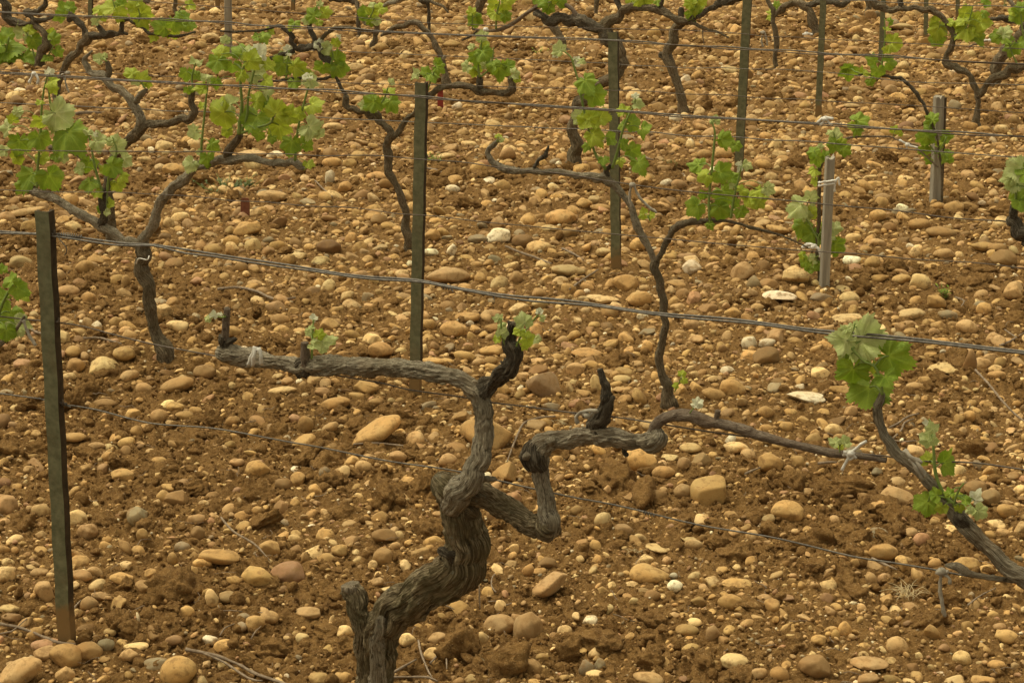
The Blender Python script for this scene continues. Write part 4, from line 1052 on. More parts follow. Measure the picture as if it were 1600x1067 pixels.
w = wire('lowest wire of the nearest row, crossing behind the thick trunk', 1, [(-20, 612), (62, 623), (95, 631), (150, 640), (235, 661), (330, 669), (400, 680), (460, 692), (560, 711), (680, 731), (770, 749), (830, 761), (862, 768), (910, 779), (1060, 812), (1200, 839), (1330, 868), (1400, 879), (1465, 891), (1500, 898), (1600, 912), (1640, 917)], 0.0013, 'wire', 0.02, 0, 4)
splice(w, 1, 92, 106, 629, 633, 5, 2.4, [(110, 636)])
splice(w, 1, 1005, 1022, 800, 804, 4, 2.2, [])
wire('upper strand of the second row top wire', 2, [(-20, 112), (0, 113), (100, 119), (180, 124), (300, 131), (430, 137), (540, 143), (640, 150), (690, 154), (750, 160), (850, 165), (945, 171), (1060, 180), (1160, 186), (1280, 193), (1440, 204), (1600, 213), (1640, 215)], 0.0016, 'wire', 0.012, 0, 5)
wire('lower strand of the second row top wire', 2, [(-20, 113), (0, 115), (180, 126), (300, 132), (430, 139), (540, 145), (640, 151), (710, 157), (780, 161), (850, 167), (945, 173), (1010, 178), (1060, 183), (1160, 187), (1280, 195), (1440, 206), (1600, 215), (1640, 218)], 0.0014, 'wire_dull', 0.008, 0, 6)
wire('second row middle wire behind the left leafy shoots', 2, [(-20, 234), (76, 236), (190, 237), (330, 238), (440, 242), (540, 243), (600, 245), (640, 247), (720, 254), (790, 263), (880, 272), (970, 286), (1060, 298), (1200, 311), (1300, 320), (1400, 330), (1500, 341), (1570, 347), (1640, 354)], 0.00125, 'wire_dull', 0.02, 0, 7)
wire('second row lowest wire close above the stones', 2, [(-20, 296), (80, 300), (180, 301), (250, 304), (330, 310), (400, 316), (540, 325), (640, 335), (665, 337), (760, 347), (870, 358), (960, 366), (1060, 375), (1170, 385), (1280, 393), (1400, 402), (1600, 418), (1640, 421)], 0.0011, 'wire_dull', 0.02, 0, 8)
wire('third row top wire passing the tip of the right-of-middle post', 3, [(-20, 17), (0, 19), (100, 24), (300, 32), (430, 41), (530, 44), (600, 49), (700, 54), (850, 59), (945, 62), (1030, 68), (1090, 73), (1160, 75), (1300, 84), (1400, 88), (1500, 97), (1600, 101), (1640, 103)], 0.0018, 'wire', 0.014, 0, 9)
wire('third row top wire second strand, slightly lower', 3, [(-20, 19), (100, 26), (300, 34), (430, 43), (600, 51), (850, 61), (945, 64), (1090, 73), (1160, 78), (1300, 86), (1400, 90), (1500, 96), (1640, 102)], 0.0014, 'wire_dull', 0.01, 0, 10)
wire('third row middle wire, thin, above the pale stake band', 3, [(-20, 108), (540, 130), (700, 133), (810, 137), (900, 139), (1060, 146), (1288, 158), (1400, 164), (1470, 168), (1600, 177), (1640, 180)], 0.0011, 'wire_dull', 0.02, 0, 11)
wire('third row lowest wire level with the tied cane at the right', 3, [(-20, 160), (540, 186), (893, 202), (1010, 207), (1060, 211), (1180, 217), (1280, 223), (1450, 236), (1600, 247), (1640, 250)], 0.0015, 'wire', 0.02, 0, 12)
wire('fourth row top wire at the top right corner', 4, [(1000, -12), (1200, -3), (1380, 3), (1440, 6), (1600, 12), (1640, 14)], 0.0015, 'wire', 0.012, 0, 13)
wire('fourth row middle wire across the stout bent vine', 4, [(300, 8), (640, 34), (860, 43), (990, 46), (1100, 49), (1200, 57), (1300, 62), (1600, 77), (1640, 79)], 0.0013, 'wire_dull', 0.02, 0, 14)
wire('fourth row lowest wire crossing the slim Y shaped vine', 4, [(700, 88), (900, 97), (1042, 105), (1180, 108), (1288, 113), (1420, 128), (1530, 131), (1600, 133), (1640, 134)], 0.0013, 'wire', 0.02, 0, 15)

# ------------------------------------------------------------------ ties, tags
def ribbon(pts, c, w, thick=0.0012, flat=0.35):
    """strip of plastic tie following pixel points (px,py,off)"""
    R = []
    for p in pts:
        q = on_c(p[0], p[1], c + (p[2] if len(p) > 2 else -0.012))
        R.append([*q, w * depth(q) / FPX])
    v, f, b = tube(R, 10, 0.004, rough=0.25, lump=0.35, cap='flat', ridges=4)
    return v, f, b
def tie(label, row, strips, w, mat='tie', c=None, knot=None):
    c = ROWC[row] if c is None else c
    parts = [ribbon(s, c, w) for s in strips]
    v, f, b = join(parts)
    o0 = on_c(strips[0][0][0], strips[0][0][1], c)
    root = mesh_obj('vine_tie', v, f, M[mat], None, origin=tuple(o0), attrs={'bark': ('FLOAT_VECTOR', b)})
    tag(root, label, 'tie', 'plastic ties holding the vines')
    if knot:
        q = on_c(knot[0], knot[1], c - 0.014); r = knot[2] * depth(q) / FPX
        v, f, b = tube([[*(q + np.array([-r * 0.6, 0, 0])), r * 0.8], [*q, r], [*(q + np.array([r * 0.6, 0, r * 0.3])), r * 0.8]], 12, r / 5, rough=0.4, lump=0.4, cap='round')
        mesh_obj('knot', v, f, M[mat], root)
    return root
tie('pale grey folded strip hanging over the end of the bare left arm', 1, [[(399, 542, -0.02), (394, 555, -0.024), (389, 570, -0.02)], [(400, 542, -0.02), (397, 556, -0.026), (395, 571, -0.02)], [(403, 544, -0.02), (408, 556, -0.022), (408, 569, -0.018)]], 3.6, 'tie')
tie('whitish bow knotted on the cane below the large leaf cluster', 1, [[(1318, 706), (1330, 706), (1345, 694), (1354, 689)], [(1330, 708), (1322, 722), (1316, 735)], [(1330, 706), (1338, 716)], [(1318, 712), (1325, 704), (1334, 712), (1328, 718), (1322, 708)]], 2.4, 'tie', knot=(1330, 709, 5))
tie('grey white tie curled on top of the bare right arm', 1, [[(903, 662), (900, 652), (908, 644), (922, 641), (934, 642)], [(912, 645), (918, 652), (922, 650), (926, 643)]], 3.0, 'tie_grey', knot=(918, 650, 4.5))
tie('grey strip wrapped round the leaning dark vine', 1, [[(1413, 703, -0.02), (1425, 715, -0.025), (1440, 722, -0.02)], [(1422, 716, -0.022), (1432, 732, -0.026), (1442, 748, -0.02)], [(1428, 716, -0.022), (1438, 730, -0.026), (1446, 744, -0.02)]], 3.8, 'tie_grey')
tie('brown grey tie dangling from the lowest wire at the lower right', 1, [[(1462, 893), (1472, 896), (1482, 892)], [(1471, 894), (1469, 915), (1472, 940), (1476, 963)], [(1474, 896), (1484, 904), (1484, 912)]], 3.0, 'tie_grey', knot=(1471, 894, 6))
tie('grey strip hanging beside the nearest post on its left', 1, [[(36, 500), (45, 522), (56, 540)]], 2.6, 'tie_grey')
tie('twisted wire loop round the trunk below the left Y fork', 2, [[(213, 412, -0.03), (217, 404, -0.04), (230, 406, -0.04), (233, 400, -0.03)]], 1.0, 'tie')
tie('small white tie on the second row wire at the far left', 2, [[(46, 130), (50, 120), (53, 116)], [(54, 116), (60, 124), (58, 132)]], 2.4, 'tie', knot=(53, 116, 3))
tie('small whitish tie on the second row wire next to the forked vine', 2, [[(96, 118), (104, 114), (109, 116)], [(101, 122), (104, 135), (108, 145)]], 1.6, 'tie_grey', knot=(106, 115, 3))
tie('white bow on the second row wire left of the cane leaf', 2, [[(1278, 193), (1284, 186), (1292, 184), (1302, 186)], [(1290, 186), (1296, 193), (1300, 196)], [(1282, 196), (1288, 190), (1291, 182)]], 2.4, 'tie', knot=(1290, 187, 4))
tie('white band and bow round the short square stake', 3, [[(1279, 291, -0.05), (1290, 289, -0.06), (1305, 287, -0.05)], [(1279, 286, -0.05), (1290, 284, -0.06), (1306, 282, -0.05)], [(1305, 286, -0.05), (1310, 278, -0.05), (1312, 290, -0.05)], [(1304, 288, -0.05), (1304, 300, -0.05)]], 1.8, 'tie')
tie('white tie at the end of the long cane by the short stake', 3, [[(1254, 388), (1262, 382), (1272, 384), (1280, 390), (1282, 402)], [(1256, 384), (1266, 387), (1275, 386)]], 2.8, 'tie', c=plane_c(1281, 440) - 0.03, knot=(1272, 386, 4))
tie('white tie joining the thin cane to the wire beside the pale stake', 3, [[(1405, 219), (1414, 224), (1422, 228), (1434, 231)], [(1417, 226), (1417, 233)]], 1.8, 'tie', knot=(1418, 227, 3))
tie('long grey two ended tie hanging from the wire right of the third post', 2, [[(986, 290), (984, 308), (987, 325)], [(990, 290), (998, 306), (1010, 320), (1026, 333)]], 2.2, 'tie_grey', knot=(988, 290, 4))
tie('small bright white tie at the tip of the arching cane', 4, [[(754, 52), (758, 47), (763, 48)]], 2.2, 'tie', knot=(759, 47, 3))
tie('pale grey looped tie hanging left of the thin straight trunk', 5, [[(1188, 52), (1193, 50), (1197, 58), (1199, 72)], [(1191, 56), (1190, 66), (1193, 74)]], 1.6, 'tie_grey', c=plane_c(1213, 105) - 0.03, knot=(1193, 52, 2.5))
tie('far white tie on the ground left of the slimmer tall post', 6, [[(1253, 56), (1259, 53), (1270, 54)], [(1254, 60), (1258, 55)]], 1.8, 'tie', c=plane_c(1262, 58), knot=(1260, 54, 3))
tie('small white tie on the thin cane at the upper right', 6, [[(1538, 64), (1545, 63), (1553, 65)]], 1.6, 'tie', knot=(1547, 64, 2.5))
def vtag(label, x, y, w, h, mat, c, lean=0.0):
    q = on_c(x, y + h / 2, c); m = depth(q) / FPX
    W, H = w * m / 2, h * m
    bm = bmesh.new()
    prof = [(-W, -0.03), (W, -0.03), (W, H * 0.86), (W * 0.7, H), (-W * 0.7, H), (-W, H * 0.86)]
    fr = [bm.verts.new((q[0] + a + lean * b_, q[1], q[2] + b_)) for a, b_ in prof]
    bk = [bm.verts.new((q[0] + a + lean * b_ + 0.001, q[1] + 0.004, q[2] + b_)) for a, b_ in prof]
    bm.faces.new(fr[::-1]); bm.faces.new(bk)
    for k in range(6):
        bm.faces.new((fr[k], fr[(k + 1) % 6], bk[(k + 1) % 6], bk[k]))
    bmesh.ops.recalc_face_normals(bm, faces=bm.faces)
    bmesh.ops.bevel(bm, geom=bm.edges[:], offset=0.0008, segments=2, affect='EDGES')
    v, f = bm_arrays(bm); bm.free()
    root = mesh_obj('plant_tag', v, f, M[mat], None, smooth=False, origin=(q[0], q[1], q[2]))
    tag(root, label, 'plant tag')
    v, f, b = tube([[q[0] - W * 0.3, q[1] - 0.003, q[2] + H * 0.78, 0.0016], [q[0], q[1] - 0.0045, q[2] + H * 0.84, 0.0016], [q[0] + W * 0.3, q[1] - 0.003, q[2] + H * 0.78, 0.0016]], 6, 0.002, cap='round')
    mesh_obj('rim', v, f, M[mat], root)
vtag('bright red plastic tag in the soil right of the middle post', 688, 152, 9, 28, 'red', plane_c(688, 168))
vtag('faded brick red plastic tag standing by the grey green weed', 383, 325, 14, 32, 'red_faded', plane_c(383, 342), 0.03)

# ------------------------------------------------------------------ stones
CC = {'o': (0.44, 0.280, 0.104), 't': (0.42, 0.275, 0.122), 'c': (0.59, 0.43, 0.20), 'w': (0.72, 0.63, 0.43), 'p': (0.37, 0.215, 0.110), 'g': (0.27, 0.215, 0.125), 'b': (0.265, 0.160, 0.062)}
CW = {'o': 'ochre', 't': 'tan', 'c': 'cream', 'w': 'whitish', 'p': 'pinkish', 'g': 'greyish', 'b': 'brown'}
ST = '''10,788,34,32,0,t 64,798,26,24,0,t 118,812,32,30,0,c 137,829,28,24,0,t 190,742,34,20,0,o 403,733,38,28,-15,o 216,806,28,30,0,g 256,776,20,18,0,o 277,778,34,24,0,b 305,811,28,16,0,t
343,869,60,25,-8,o 422,855,32,24,0,o 402,902,52,34,-20,o 450,894,54,30,5,p 69,924,26,32,0,t 10,898,26,28,0,c 140,943,26,22,10,t 15,950,28,14,0,c 17,964,28,14,0,t 127,899,30,16,-10,t
331,933,20,26,20,c 356,931,28,16,0,t 293,955,22,17,0,o 172,987,18,12,0,c 327,1000,21,16,0,wx 353,1009,30,19,0,o 270,1000,25,15,0,t 213,1009,36,13,5,c 165,1007,24,19,0,g 135,1017,42,24,0,o
105,1024,44,34,-20,o 74,1021,38,22,0,t 74,1006,44,18,0,p 30,1046,62,46,30,t 101,1053,28,24,0,t 277,1049,54,40,10,o 243,1037,34,19,0,g 202,1024,32,20,0,tx 500,1060,36,20,0,o 530,1058,24,16,0,o
398,973,26,22,0,o 422,963,26,18,0,t 483,957,38,18,0,t 471,996,20,15,0,c 381,965,20,14,0,g 508,871,28,14,0,o 532,859,26,18,0,o 223,837,18,22,0,o 196,854,26,16,-50,o 310,833,20,22,0,o
285,854,22,16,0,g 270,874,16,20,0,o 169,714,20,16,0,o 7,754,20,14,0,p 444,756,24,20,0,b 508,741,18,24,0,g 537,738,20,20,0,cx 332,774,20,14,0,o 248,719,22,10,0,o 370,722,20,12,0,t
61,893,28,14,0,t 189,903,38,18,-5,o 317,879,28,16,0,o 599,837,38,22,0,b 623,837,16,15,0,c 567,729,24,18,0,t 603,730,18,10,0,o 621,713,24,17,0,t 699,719,28,20,0,t 790,738,36,34,0,ox
800,778,28,20,20,p 943,813,24,28,0,c 901,797,18,14,0,o 974,827,28,20,0,t 856,879,27,18,0,b 863,908,62,40,35,tx 825,891,18,18,0,o 781,947,19,18,0,c 824,980,44,46,0,t 780,974,42,28,0,t
1013,896,56,26,-10,o 1055,915,22,16,0,w 1053,899,12,10,0,w 1036,855,44,13,-5,c 883,985,23,15,0,c 636,999,25,19,0,c 678,1021,28,19,0,c 684,997,30,19,0,t 916,1043,22,25,0,g 937,1039,17,22,0,g
847,1026,20,12,0,o 930,1052,24,11,0,c 1014,1058,44,18,-10,t 736,1060,20,13,0,c 582,883,14,16,0,c 756,997,14,22,10,c 1009,773,64,30,0,bx 1067,768,26,24,0,t 1036,737,30,20,0,o 1019,930,22,16,0,b
599,872,30,30,0,b 538,987,22,22,0,c 538,1058,20,16,0,o 1111,769,54,46,0,ox 1068,766,20,18,0,t 1232,798,48,30,-15,o 1401,776,50,28,-10,t 1381,793,36,22,-10,o 1381,860,40,25,0,o 1411,881,30,22,-60,o
1361,905,24,20,-60,t 1381,904,18,18,0,t 1511,882,38,24,-5,o 1541,890,21,17,0,o 1462,879,19,17,0,o 1525,762,36,24,0,o 1548,776,28,24,0,t 1572,797,30,20,-20,o 1596,827,22,22,0,t 1568,832,22,12,-10,t
1545,835,20,12,0,o 1149,1033,40,24,0,c 1073,984,32,17,0,o 1085,972,22,13,0,c 1239,997,22,13,0,c 1279,999,24,15,0,o 1320,982,18,22,0,o 1305,992,12,16,0,o 1401,1009,31,28,0,t 1357,1036,52,19,0,t
1276,1040,48,36,0,bx 1217,1053,28,22,-15,o 1504,1028,28,20,0,c 1558,1038,26,15,0,o 1575,994,33,19,-10,o 1561,980,19,14,0,t 1475,1012,16,13,0,t 1352,928,23,11,0,c 1178,947,26,15,0,b 1229,933,25,9,0,p
1141,940,34,24,0,o 1151,911,42,13,0,o 1185,1051,26,16,0,t 1357,1060,30,18,0,t 1536,1062,32,15,0,o 1205,722,38,28,-15,o 1246,720,22,19,0,o 1068,724,18,20,0,t 1114,990,22,26,0,t 162,571,44,34,10,cx
194,552,33,21,0,o 120,571,26,25,0,o 34,569,28,17,0,p 319,581,33,21,0,b 277,600,52,22,15,o 202,588,27,19,15,t 133,418,27,20,20,o 148,406,25,15,-5,ox 138,466,21,20,0,o 105,456,33,19,0,t
197,441,13,20,0,o 248,650,25,21,0,o 273,635,25,15,0,o 287,649,27,13,0,o 305,642,19,12,0,o 257,485,34,24,10,cx 277,509,32,20,0,cx 181,504,19,18,0,o 196,517,20,12,0,t 385,358,39,21,0,o
395,384,25,21,0,c 435,385,25,18,0,o 513,385,33,20,0,b 430,480,30,18,-10,t 376,419,20,18,0,b 476,689,34,22,28,o 435,672,42,18,0,t 478,662,22,26,0,o 516,668,26,18,35,t 364,657,23,18,0,b
442,610,40,13,5,c 526,629,40,19,8,o 116,682,36,15,0,o 199,691,27,17,10,o 213,674,17,16,0,o 164,630,31,13,0,b 32,411,36,20,0,c 93,431,19,20,0,t 101,421,23,13,-10,o 27,637,20,14,0,cx
587,673,78,38,32,o 851,601,48,42,0,cx 702,431,62,25,0,t 780,371,38,26,0,wx 746,374,29,15,0,g 817,377,31,20,-10,b 842,386,36,17,0,t 705,392,16,20,0,wx 672,394,20,14,0,wx 709,514,37,22,0,o
768,547,35,17,0,o 726,556,31,17,-8,o 766,564,23,15,0,o 749,566,19,14,0,t 682,564,43,13,0,o 574,606,39,22,-5,o 591,548,36,24,0,ox 918,551,43,12,-5,o 1011,542,18,20,0,o 999,620,28,22,-50,o
762,677,78,46,-10,ox 996,382,23,20,0,o 943,394,23,13,0,c 942,468,48,14,-5,cx 996,468,36,26,0,o 979,443,38,24,-10,o 886,422,46,19,0,c 751,436,19,18,0,o 807,434,20,18,0,t 732,495,36,15,0,o
668,507,23,17,0,o 1060,480,23,13,0,t 844,476,25,14,0,c 810,483,32,19,15,c 1003,718,48,34,-15,o 936,702,24,18,-40,o 898,703,22,15,-40,t 931,601,16,28,0,c 972,592,25,11,0,c 922,570,21,13,0,o
1438,441,29,25,-15,c 1409,436,27,13,0,o 1462,470,28,26,-30,o 1585,455,33,30,0,t 1570,404,35,25,0,b 1470,363,43,15,-3,o 1556,387,28,14,0,o 1160,424,36,24,20,t 1178,443,20,24,0,g 1200,444,30,18,0,b
1246,431,46,32,0,cx 1283,465,33,15,0,g 1327,466,30,21,10,c 1219,462,44,17,-5,wx 1080,417,30,24,0,wx 1332,407,30,17,0,wx 1431,394,21,22,0,cx 1475,397,29,18,0,t 1080,507,26,18,0,t 1171,536,25,19,0,w
1197,557,38,28,0,b 1198,536,25,14,15,w 1143,608,40,28,0,o 1116,615,33,15,-15,o 1197,644,26,17,-10,o 1259,618,58,15,-8,wx 1283,583,36,18,0,cx 1327,498,52,24,0,cx 1478,575,50,14,5,cx 1514,569,20,38,0,bx
1532,568,27,18,0,t 1558,586,27,13,0,o 1553,576,21,11,15,c 1431,603,25,11,0,t 1510,510,30,20,-20,t 1537,483,20,20,0,o 1482,492,29,15,-10,g 1424,490,42,15,5,c 1515,650,17,16,0,o 1303,672,27,18,-20,c
1080,699,30,15,0,c 1148,699,38,17,0,c 1218,242,22,15,0,c 1191,257,25,15,-15,o 1168,274,15,9,0,c 1205,277,18,14,0,c 1230,280,14,15,0,o 1130,241,29,16,0,o 1126,256,25,16,0,p 1100,242,22,14,0,o
1204,300,36,15,5,c 1059,289,20,16,0,t 1228,302,24,12,15,c 1150,360,20,14,60,o 1216,358,32,12,-15,o 1334,372,22,16,0,c 1352,291,26,17,-35,o 1343,298,24,14,-25,o 1378,317,20,17,-20,o 1371,337,24,22,0,o
1390,355,20,14,0,b 1438,351,35,18,0,o 1491,324,30,20,0,o 1464,322,23,12,10,o 1514,323,25,14,-10,o 1411,325,22,12,0,wx 1556,329,21,14,0,o 1539,386,40,14,-5,o 1370,380,28,14,-10,t 1536,202,20,12,0,o
1565,202,21,14,-10,c 1534,317,12,8,0,w 272,266,34,20,-5,o 257,228,26,15,0,c 234,226,20,16,0,o 112,314,24,20,-20,o 282,340,28,18,15,c 264,348,16,18,0,c 286,322,13,12,0,o 38,331,52,12,10,t
515,277,16,30,-10,wx 519,254,27,14,0,o 547,256,20,16,0,o 424,307,42,19,0,t 589,275,32,14,0,o 302,226,20,18,0,c 429,242,30,12,0,wx 392,240,42,10,0,c 874,341,48,26,0,o 914,318,23,17,0,o
928,312,22,15,10,cx 892,308,25,10,0,t 938,326,30,14,0,o 1033,324,23,15,0,t 1041,286,19,14,20,wx 856,357,27,11,0,c 697,245,27,12,8,c 707,295,20,12,0,w 328,60,23,16,0,c 597,75,21,16,0,o
605,84,16,12,0,t 561,80,21,18,0,t 555,106,23,13,0,c 553,122,17,10,0,o 520,198,28,12,0,c 708,70,24,12,0,o 1408,42,32,11,0,c 1418,52,18,10,0,o 1330,166,26,8,0,c 1040,30,18,10,0,o'''
traced = []
for t in ST.split():
    q = t.split(',')
    traced.append((float(q[0]), float(q[1]), float(q[2]), float(q[3]), math.radians(float(q[4])), q[5][0], 'x' in q[5]))

def ico(sub):
    bm = bmesh.new(); bmesh.ops.create_icosphere(bm, subdivisions=sub, radius=1.0)
    v = np.array([x.co[:] for x in bm.verts]); f = np.array([[q.index for q in g.verts] for g in bm.faces]); bm.free()
    return v, f
ICO = {k: ico(k) for k in (1, 2, 3, 4)}
def shapes(n, sub, cut, lumps, rg, ncut=7):
    """n unit stones (n,V,3): sphere bent by low waves and shaved by planes"""
    V, F = ICO[sub]
    P = np.repeat(V[None], n, 0)
    disp = np.zeros((n, len(V)))
    for k, (fr, am) in enumerate(((1.6, 1.0), (2.6, 0.55), (4.5, 0.28))):
        K = rg.normal(size=(n, 3)) * fr; ph = rg.uniform(0, 6.28, n)
        disp += am * np.sin(np.einsum('nvk,nk->nv', P, K) + ph[:, None])
    P = P * (1 + lumps[:, None] * disp)[..., None]
    for k in range(ncut):
        D = rg.normal(size=(n, 3)); D /= np.linalg.norm(D, axis=1)[:, None]
        h = cut + rg.uniform(-0.03, 0.16, n)
        e = np.einsum('nvk,nk->nv', P, D) - h[:, None]
        P = P - np.where(e > 0, e * 0.85, 0)[..., None] * D[:, None, :]
    return P
def place(P, ax, rot, pos):
    """scale (n,3), rotation matrices (n,3,3), position (n,3)"""
    return np.einsum('nij,nvj->nvi', rot, P * ax[:, None, :]) + pos[:, None, :]
def rots(yaw, roll, tilt):
    cz, sz = np.cos(yaw), np.sin(yaw); cy, sy = np.cos(roll), np.sin(roll); cx, sx = np.cos(tilt), np.sin(tilt)
    o = np.zeros_like(cz); i = o + 1
    Rz = np.stack([np.stack([cz, -sz, o], -1), np.stack([sz, cz, o], -1), np.stack([o, o, i], -1)], 1)
    Ry = np.stack([np.stack([cy, o, sy], -1), np.stack([o, i, o], -1), np.stack([-sy, o, cy], -1)], 1)
    Rx = np.stack([np.stack([i, o, o], -1), np.stack([o, cx, -sx], -1), np.stack([o, sx, cx], -1)], 1)
    return np.einsum('nij,njk,nkl->nil', Ry, Rz, Rx)

stones = []   # dict per stone
for (x, y, w_, h_, a, ccode, ang) in traced:
    p = on_z(x, y, 0.01)
    for _ in range(3):
        d = depth(p); m = d / FPX
        A = w_ / 2 * m; Hh = h_ / 2 * m
        el = math.atan2(CAMH, math.hypot(p[0], p[1]))
        B_ = min(A, 0.6 * A + 0.4 * Hh)
        rolled = abs(a) > 0.35
        if rolled: Hh = Hh * 0.80; A = A * 1.04
        Cc = math.sqrt(max((Hh * 1.12) ** 2 - (B_ * math.sin(el)) ** 2, (0.5 * Hh) ** 2)) / math.cos(el)
        gz = float(ground_h(p[0], p[1], False))
        p = on_z(x, y + h_ * 0.04, gz + Cc * 0.42 + (abs(math.sin(a)) * A * 0.3))
    stones.append(dict(pos=p, ax=(A * 1.16, B_ * 1.05, Cc * 1.08), yaw=rnd.uniform(-0.12, 0.12), roll=-a, tilt=rnd.uniform(-0.2, 0.2), c=ccode, ang=ang, px=(x, y), wpx=w_, hpx=h_))
# scattered cobbles between them
cell = 0.08
grid = {}
def gkey(x, y): return (int(math.floor(x / cell)), int(math.floor(y / cell)))
def free(x, y, r):
    kx, ky = gkey(x, y)
    R_ = 2
    for i in range(kx - R_, kx + R_ + 1):
        for j in range(ky - R_, ky + R_ + 1):
            for (a, b, rr) in grid.get((i, j), ()):
                if (a - x) ** 2 + (b - y) ** 2 < ((r + rr) * 0.76) ** 2: return False
    return True
def put(x, y, r): grid.setdefault(gkey(x, y), []).append((x, y, r))
for s in stones: put(s['pos'][0], s['pos'][1], max(s['ax'][0], s['ax'][1]))
codes = list('oooooooooooootttttttccccpgbbb') * 3 + ['w']
def scatter(n, lo, hi, power, keep, dmax=21.0, near=0.30):
    out = []
    # equal chance over the visible fan, area weighting left partly to the lens: far ground has the larger stones lying open
    for _ in range(n):
        u = rnd.random()
        d = 2.35 * (dmax / 2.35) ** (u ** 0.86)
        x = rnd.uniform(-0.37, 0.37) * (d + 0.5)
        r = (lo + (hi - lo) * rnd.random() ** power) * max(0.85, d / 3.6) ** 0.72
        st = float(stony(np.float64(x), np.float64(d)))
        if d > 5.5 and st < 0.38 and rnd.random() < 0.25: continue
        if rnd.random() > keep(st) * min(1.0, near + 0.21 * (d - 2.4)): continue
        if not free(x, d, r): continue
        put(x, d, r); out.append((x, d, r))
    return out
big = scatter(30000, 0.0105, 0.028, 1.7, lambda s: 0.27 + 0.95 * s)
mid = scatter(80000, 0.0058, 0.0115, 1.4, lambda s: 0.40 + 0.8 * s, near=0.55)
for (x, y, r) in big + mid:
    k1 = rnd.uniform(0.45, 0.95); k2 = rnd.uniform(0.38, 0.85)
    g = float(ground_h(np.float64(x), np.float64(y), r < 0.012))
    p = np.array([x, y, g + r * k2 * rnd.uniform(-0.6, 0.4)])
    px, py = proj(p); wp = 2 * r / depth(p) * FPX
    stones.append(dict(pos=p, ax=(r, r * k1, r * k2), yaw=rnd.uniform(-1.2, 1.2) if rnd.random() < 0.6 else rnd.uniform(0, 6.28), roll=rnd.gauss(0, 0.4), tilt=rnd.gauss(0, 0.35), c=rnd.choice(codes), ang=rnd.random() < 0.62, px=(px, py), wpx=wp * 0.93, hpx=wp * 0.62))
def sarr(lst, key): return np.array([s[key] for s in lst], float)
def build_batch(lst, sub, rg):
    n = len(lst)
    ang = np.array([s['ang'] for s in lst])
    cut = np.where(ang, rg.uniform(0.5, 0.68, n), rg.uniform(0.66, 0.86, n))
    P = shapes(n, sub, cut, np.where(ang, 0.10, 0.075), rg, 9)
    return place(P, sarr(lst, 'ax'), rots(sarr(lst, 'yaw'), sarr(lst, 'roll'), sarr(lst, 'tilt')), np.array([s['pos'] for s in lst]))
def stone_cols(lst, rg):
    base = np.array([CC[s['c']] for s in lst])
    j = rg.normal(size=(len(lst), 1)) * 0.16 + rg.normal(size=(len(lst), 3)) * 0.015
    return np.clip(base * (1 + j), 0.02, 0.85)

# the 300 that show largest are things of their own
def inview(s): return 0 < s['px'][0] < 1600 and 0 < s['px'][1] < 1067
order = sorted([i for i, s in enumerate(stones) if inview(s)], key=lambda i: -(stones[i]['wpx'] * stones[i]['hpx']))
own = order[:300]; ownset = set(own)
LM = [('nearest green post foot', 100, 985), ('nearest green post middle', 85, 700), ('thick trunk foot', 585, 1030), ('mossy trunk bend', 690, 920), ('cut mossy stub', 548, 915), ('trunk head', 700, 760), ('right arm elbow', 860, 825), ('right arm bend', 842, 705), ('bare right arm knob', 1022, 685), ('left arm tip', 350, 560), ('left arm middle', 560, 575), ('arm fork', 748, 610), ('middle post foot', 647, 612), ('middle post', 652, 400), ('middle post top', 657, 140), ('third post foot', 962, 422), ('third post top', 957, 60), ('left Y vine foot', 255, 560), ('left Y vine fork', 220, 385), ('slender vine foot', 1045, 635), ('slender vine fork', 1022, 415), ('short stake foot', 1287, 445), ('short stake band', 1297, 287), ('pale stake foot', 1462, 312), ('pale stake top', 1468, 155), ('large leaf cluster', 1352, 570), ('leaning vine leaves', 1480, 770), ('leaning vine trunk', 1560, 880), ('dangling brown tie', 1472, 930), ('dry grass tuft', 1420, 920), ('white cane bow', 1332, 708), ('dark right head', 1588, 355), ('tall brown post foot', 1153, 275), ('slimmer post foot', 1278, 182), ('flared trunk foot', 894, 260), ('bulging trunk foot', 1067, 172), ('slim Y vine foot', 1527, 198), ('faded red tag', 383, 330), ('bright red tag', 688, 160), ('bottom left corner', 0, 1067), ('bottom right corner', 1600, 1067), ('bottom edge centre', 880, 1067), ('left frame edge', 0, 640), ('right frame edge', 1600, 620), ('green leaves far left', 60, 270), ('cane shoots', 1120, 310), ('lower wire midspan', 1200, 840), ('lower wire left', 330, 670), ('top wire span', 1200, 508), ('top wire left span', 400, 408), ('big cream boulder', 851, 601), ('long ochre boulder', 587, 673), ('rounded triangle stone', 1111, 769), ('large white stone', 780, 371), ('bright slab', 1259, 618)]
def direction(dx, dy):
    if abs(dx) > 1.6 * abs(dy): return 'left of' if dx < 0 else 'right of'
    if abs(dy) > 1.6 * abs(dx): return 'beyond' if dy < 0 else 'in front of'
    return ('beyond and ' if dy < 0 else 'below and ') + ('left of' if dx < 0 else 'right of')
def near_lm(x, y, skip=()):
    return sorted([(math.hypot(a - x, (b - y) * 1.2), nme, x - a, y - b) for nme, a, b in LM if nme not in skip and math.hypot(a - x, b - y) > 9])
used = {}
labels = {}
def base_words(s):
    w_ = s['wpx']; r = s['wpx'] / max(s['hpx'], 1)
    size = 'tiny' if w_ < 17 else 'small' if w_ < 23 else 'mid-sized' if w_ < 32 else 'large' if w_ < 44 else 'very large'
    shp = ('angular' if s['ang'] else 'rounded' if r < 1.3 else 'oval' if r < 2 else 'long flat')
    return f"{size} {shp} {CW[s['c']]} stone"
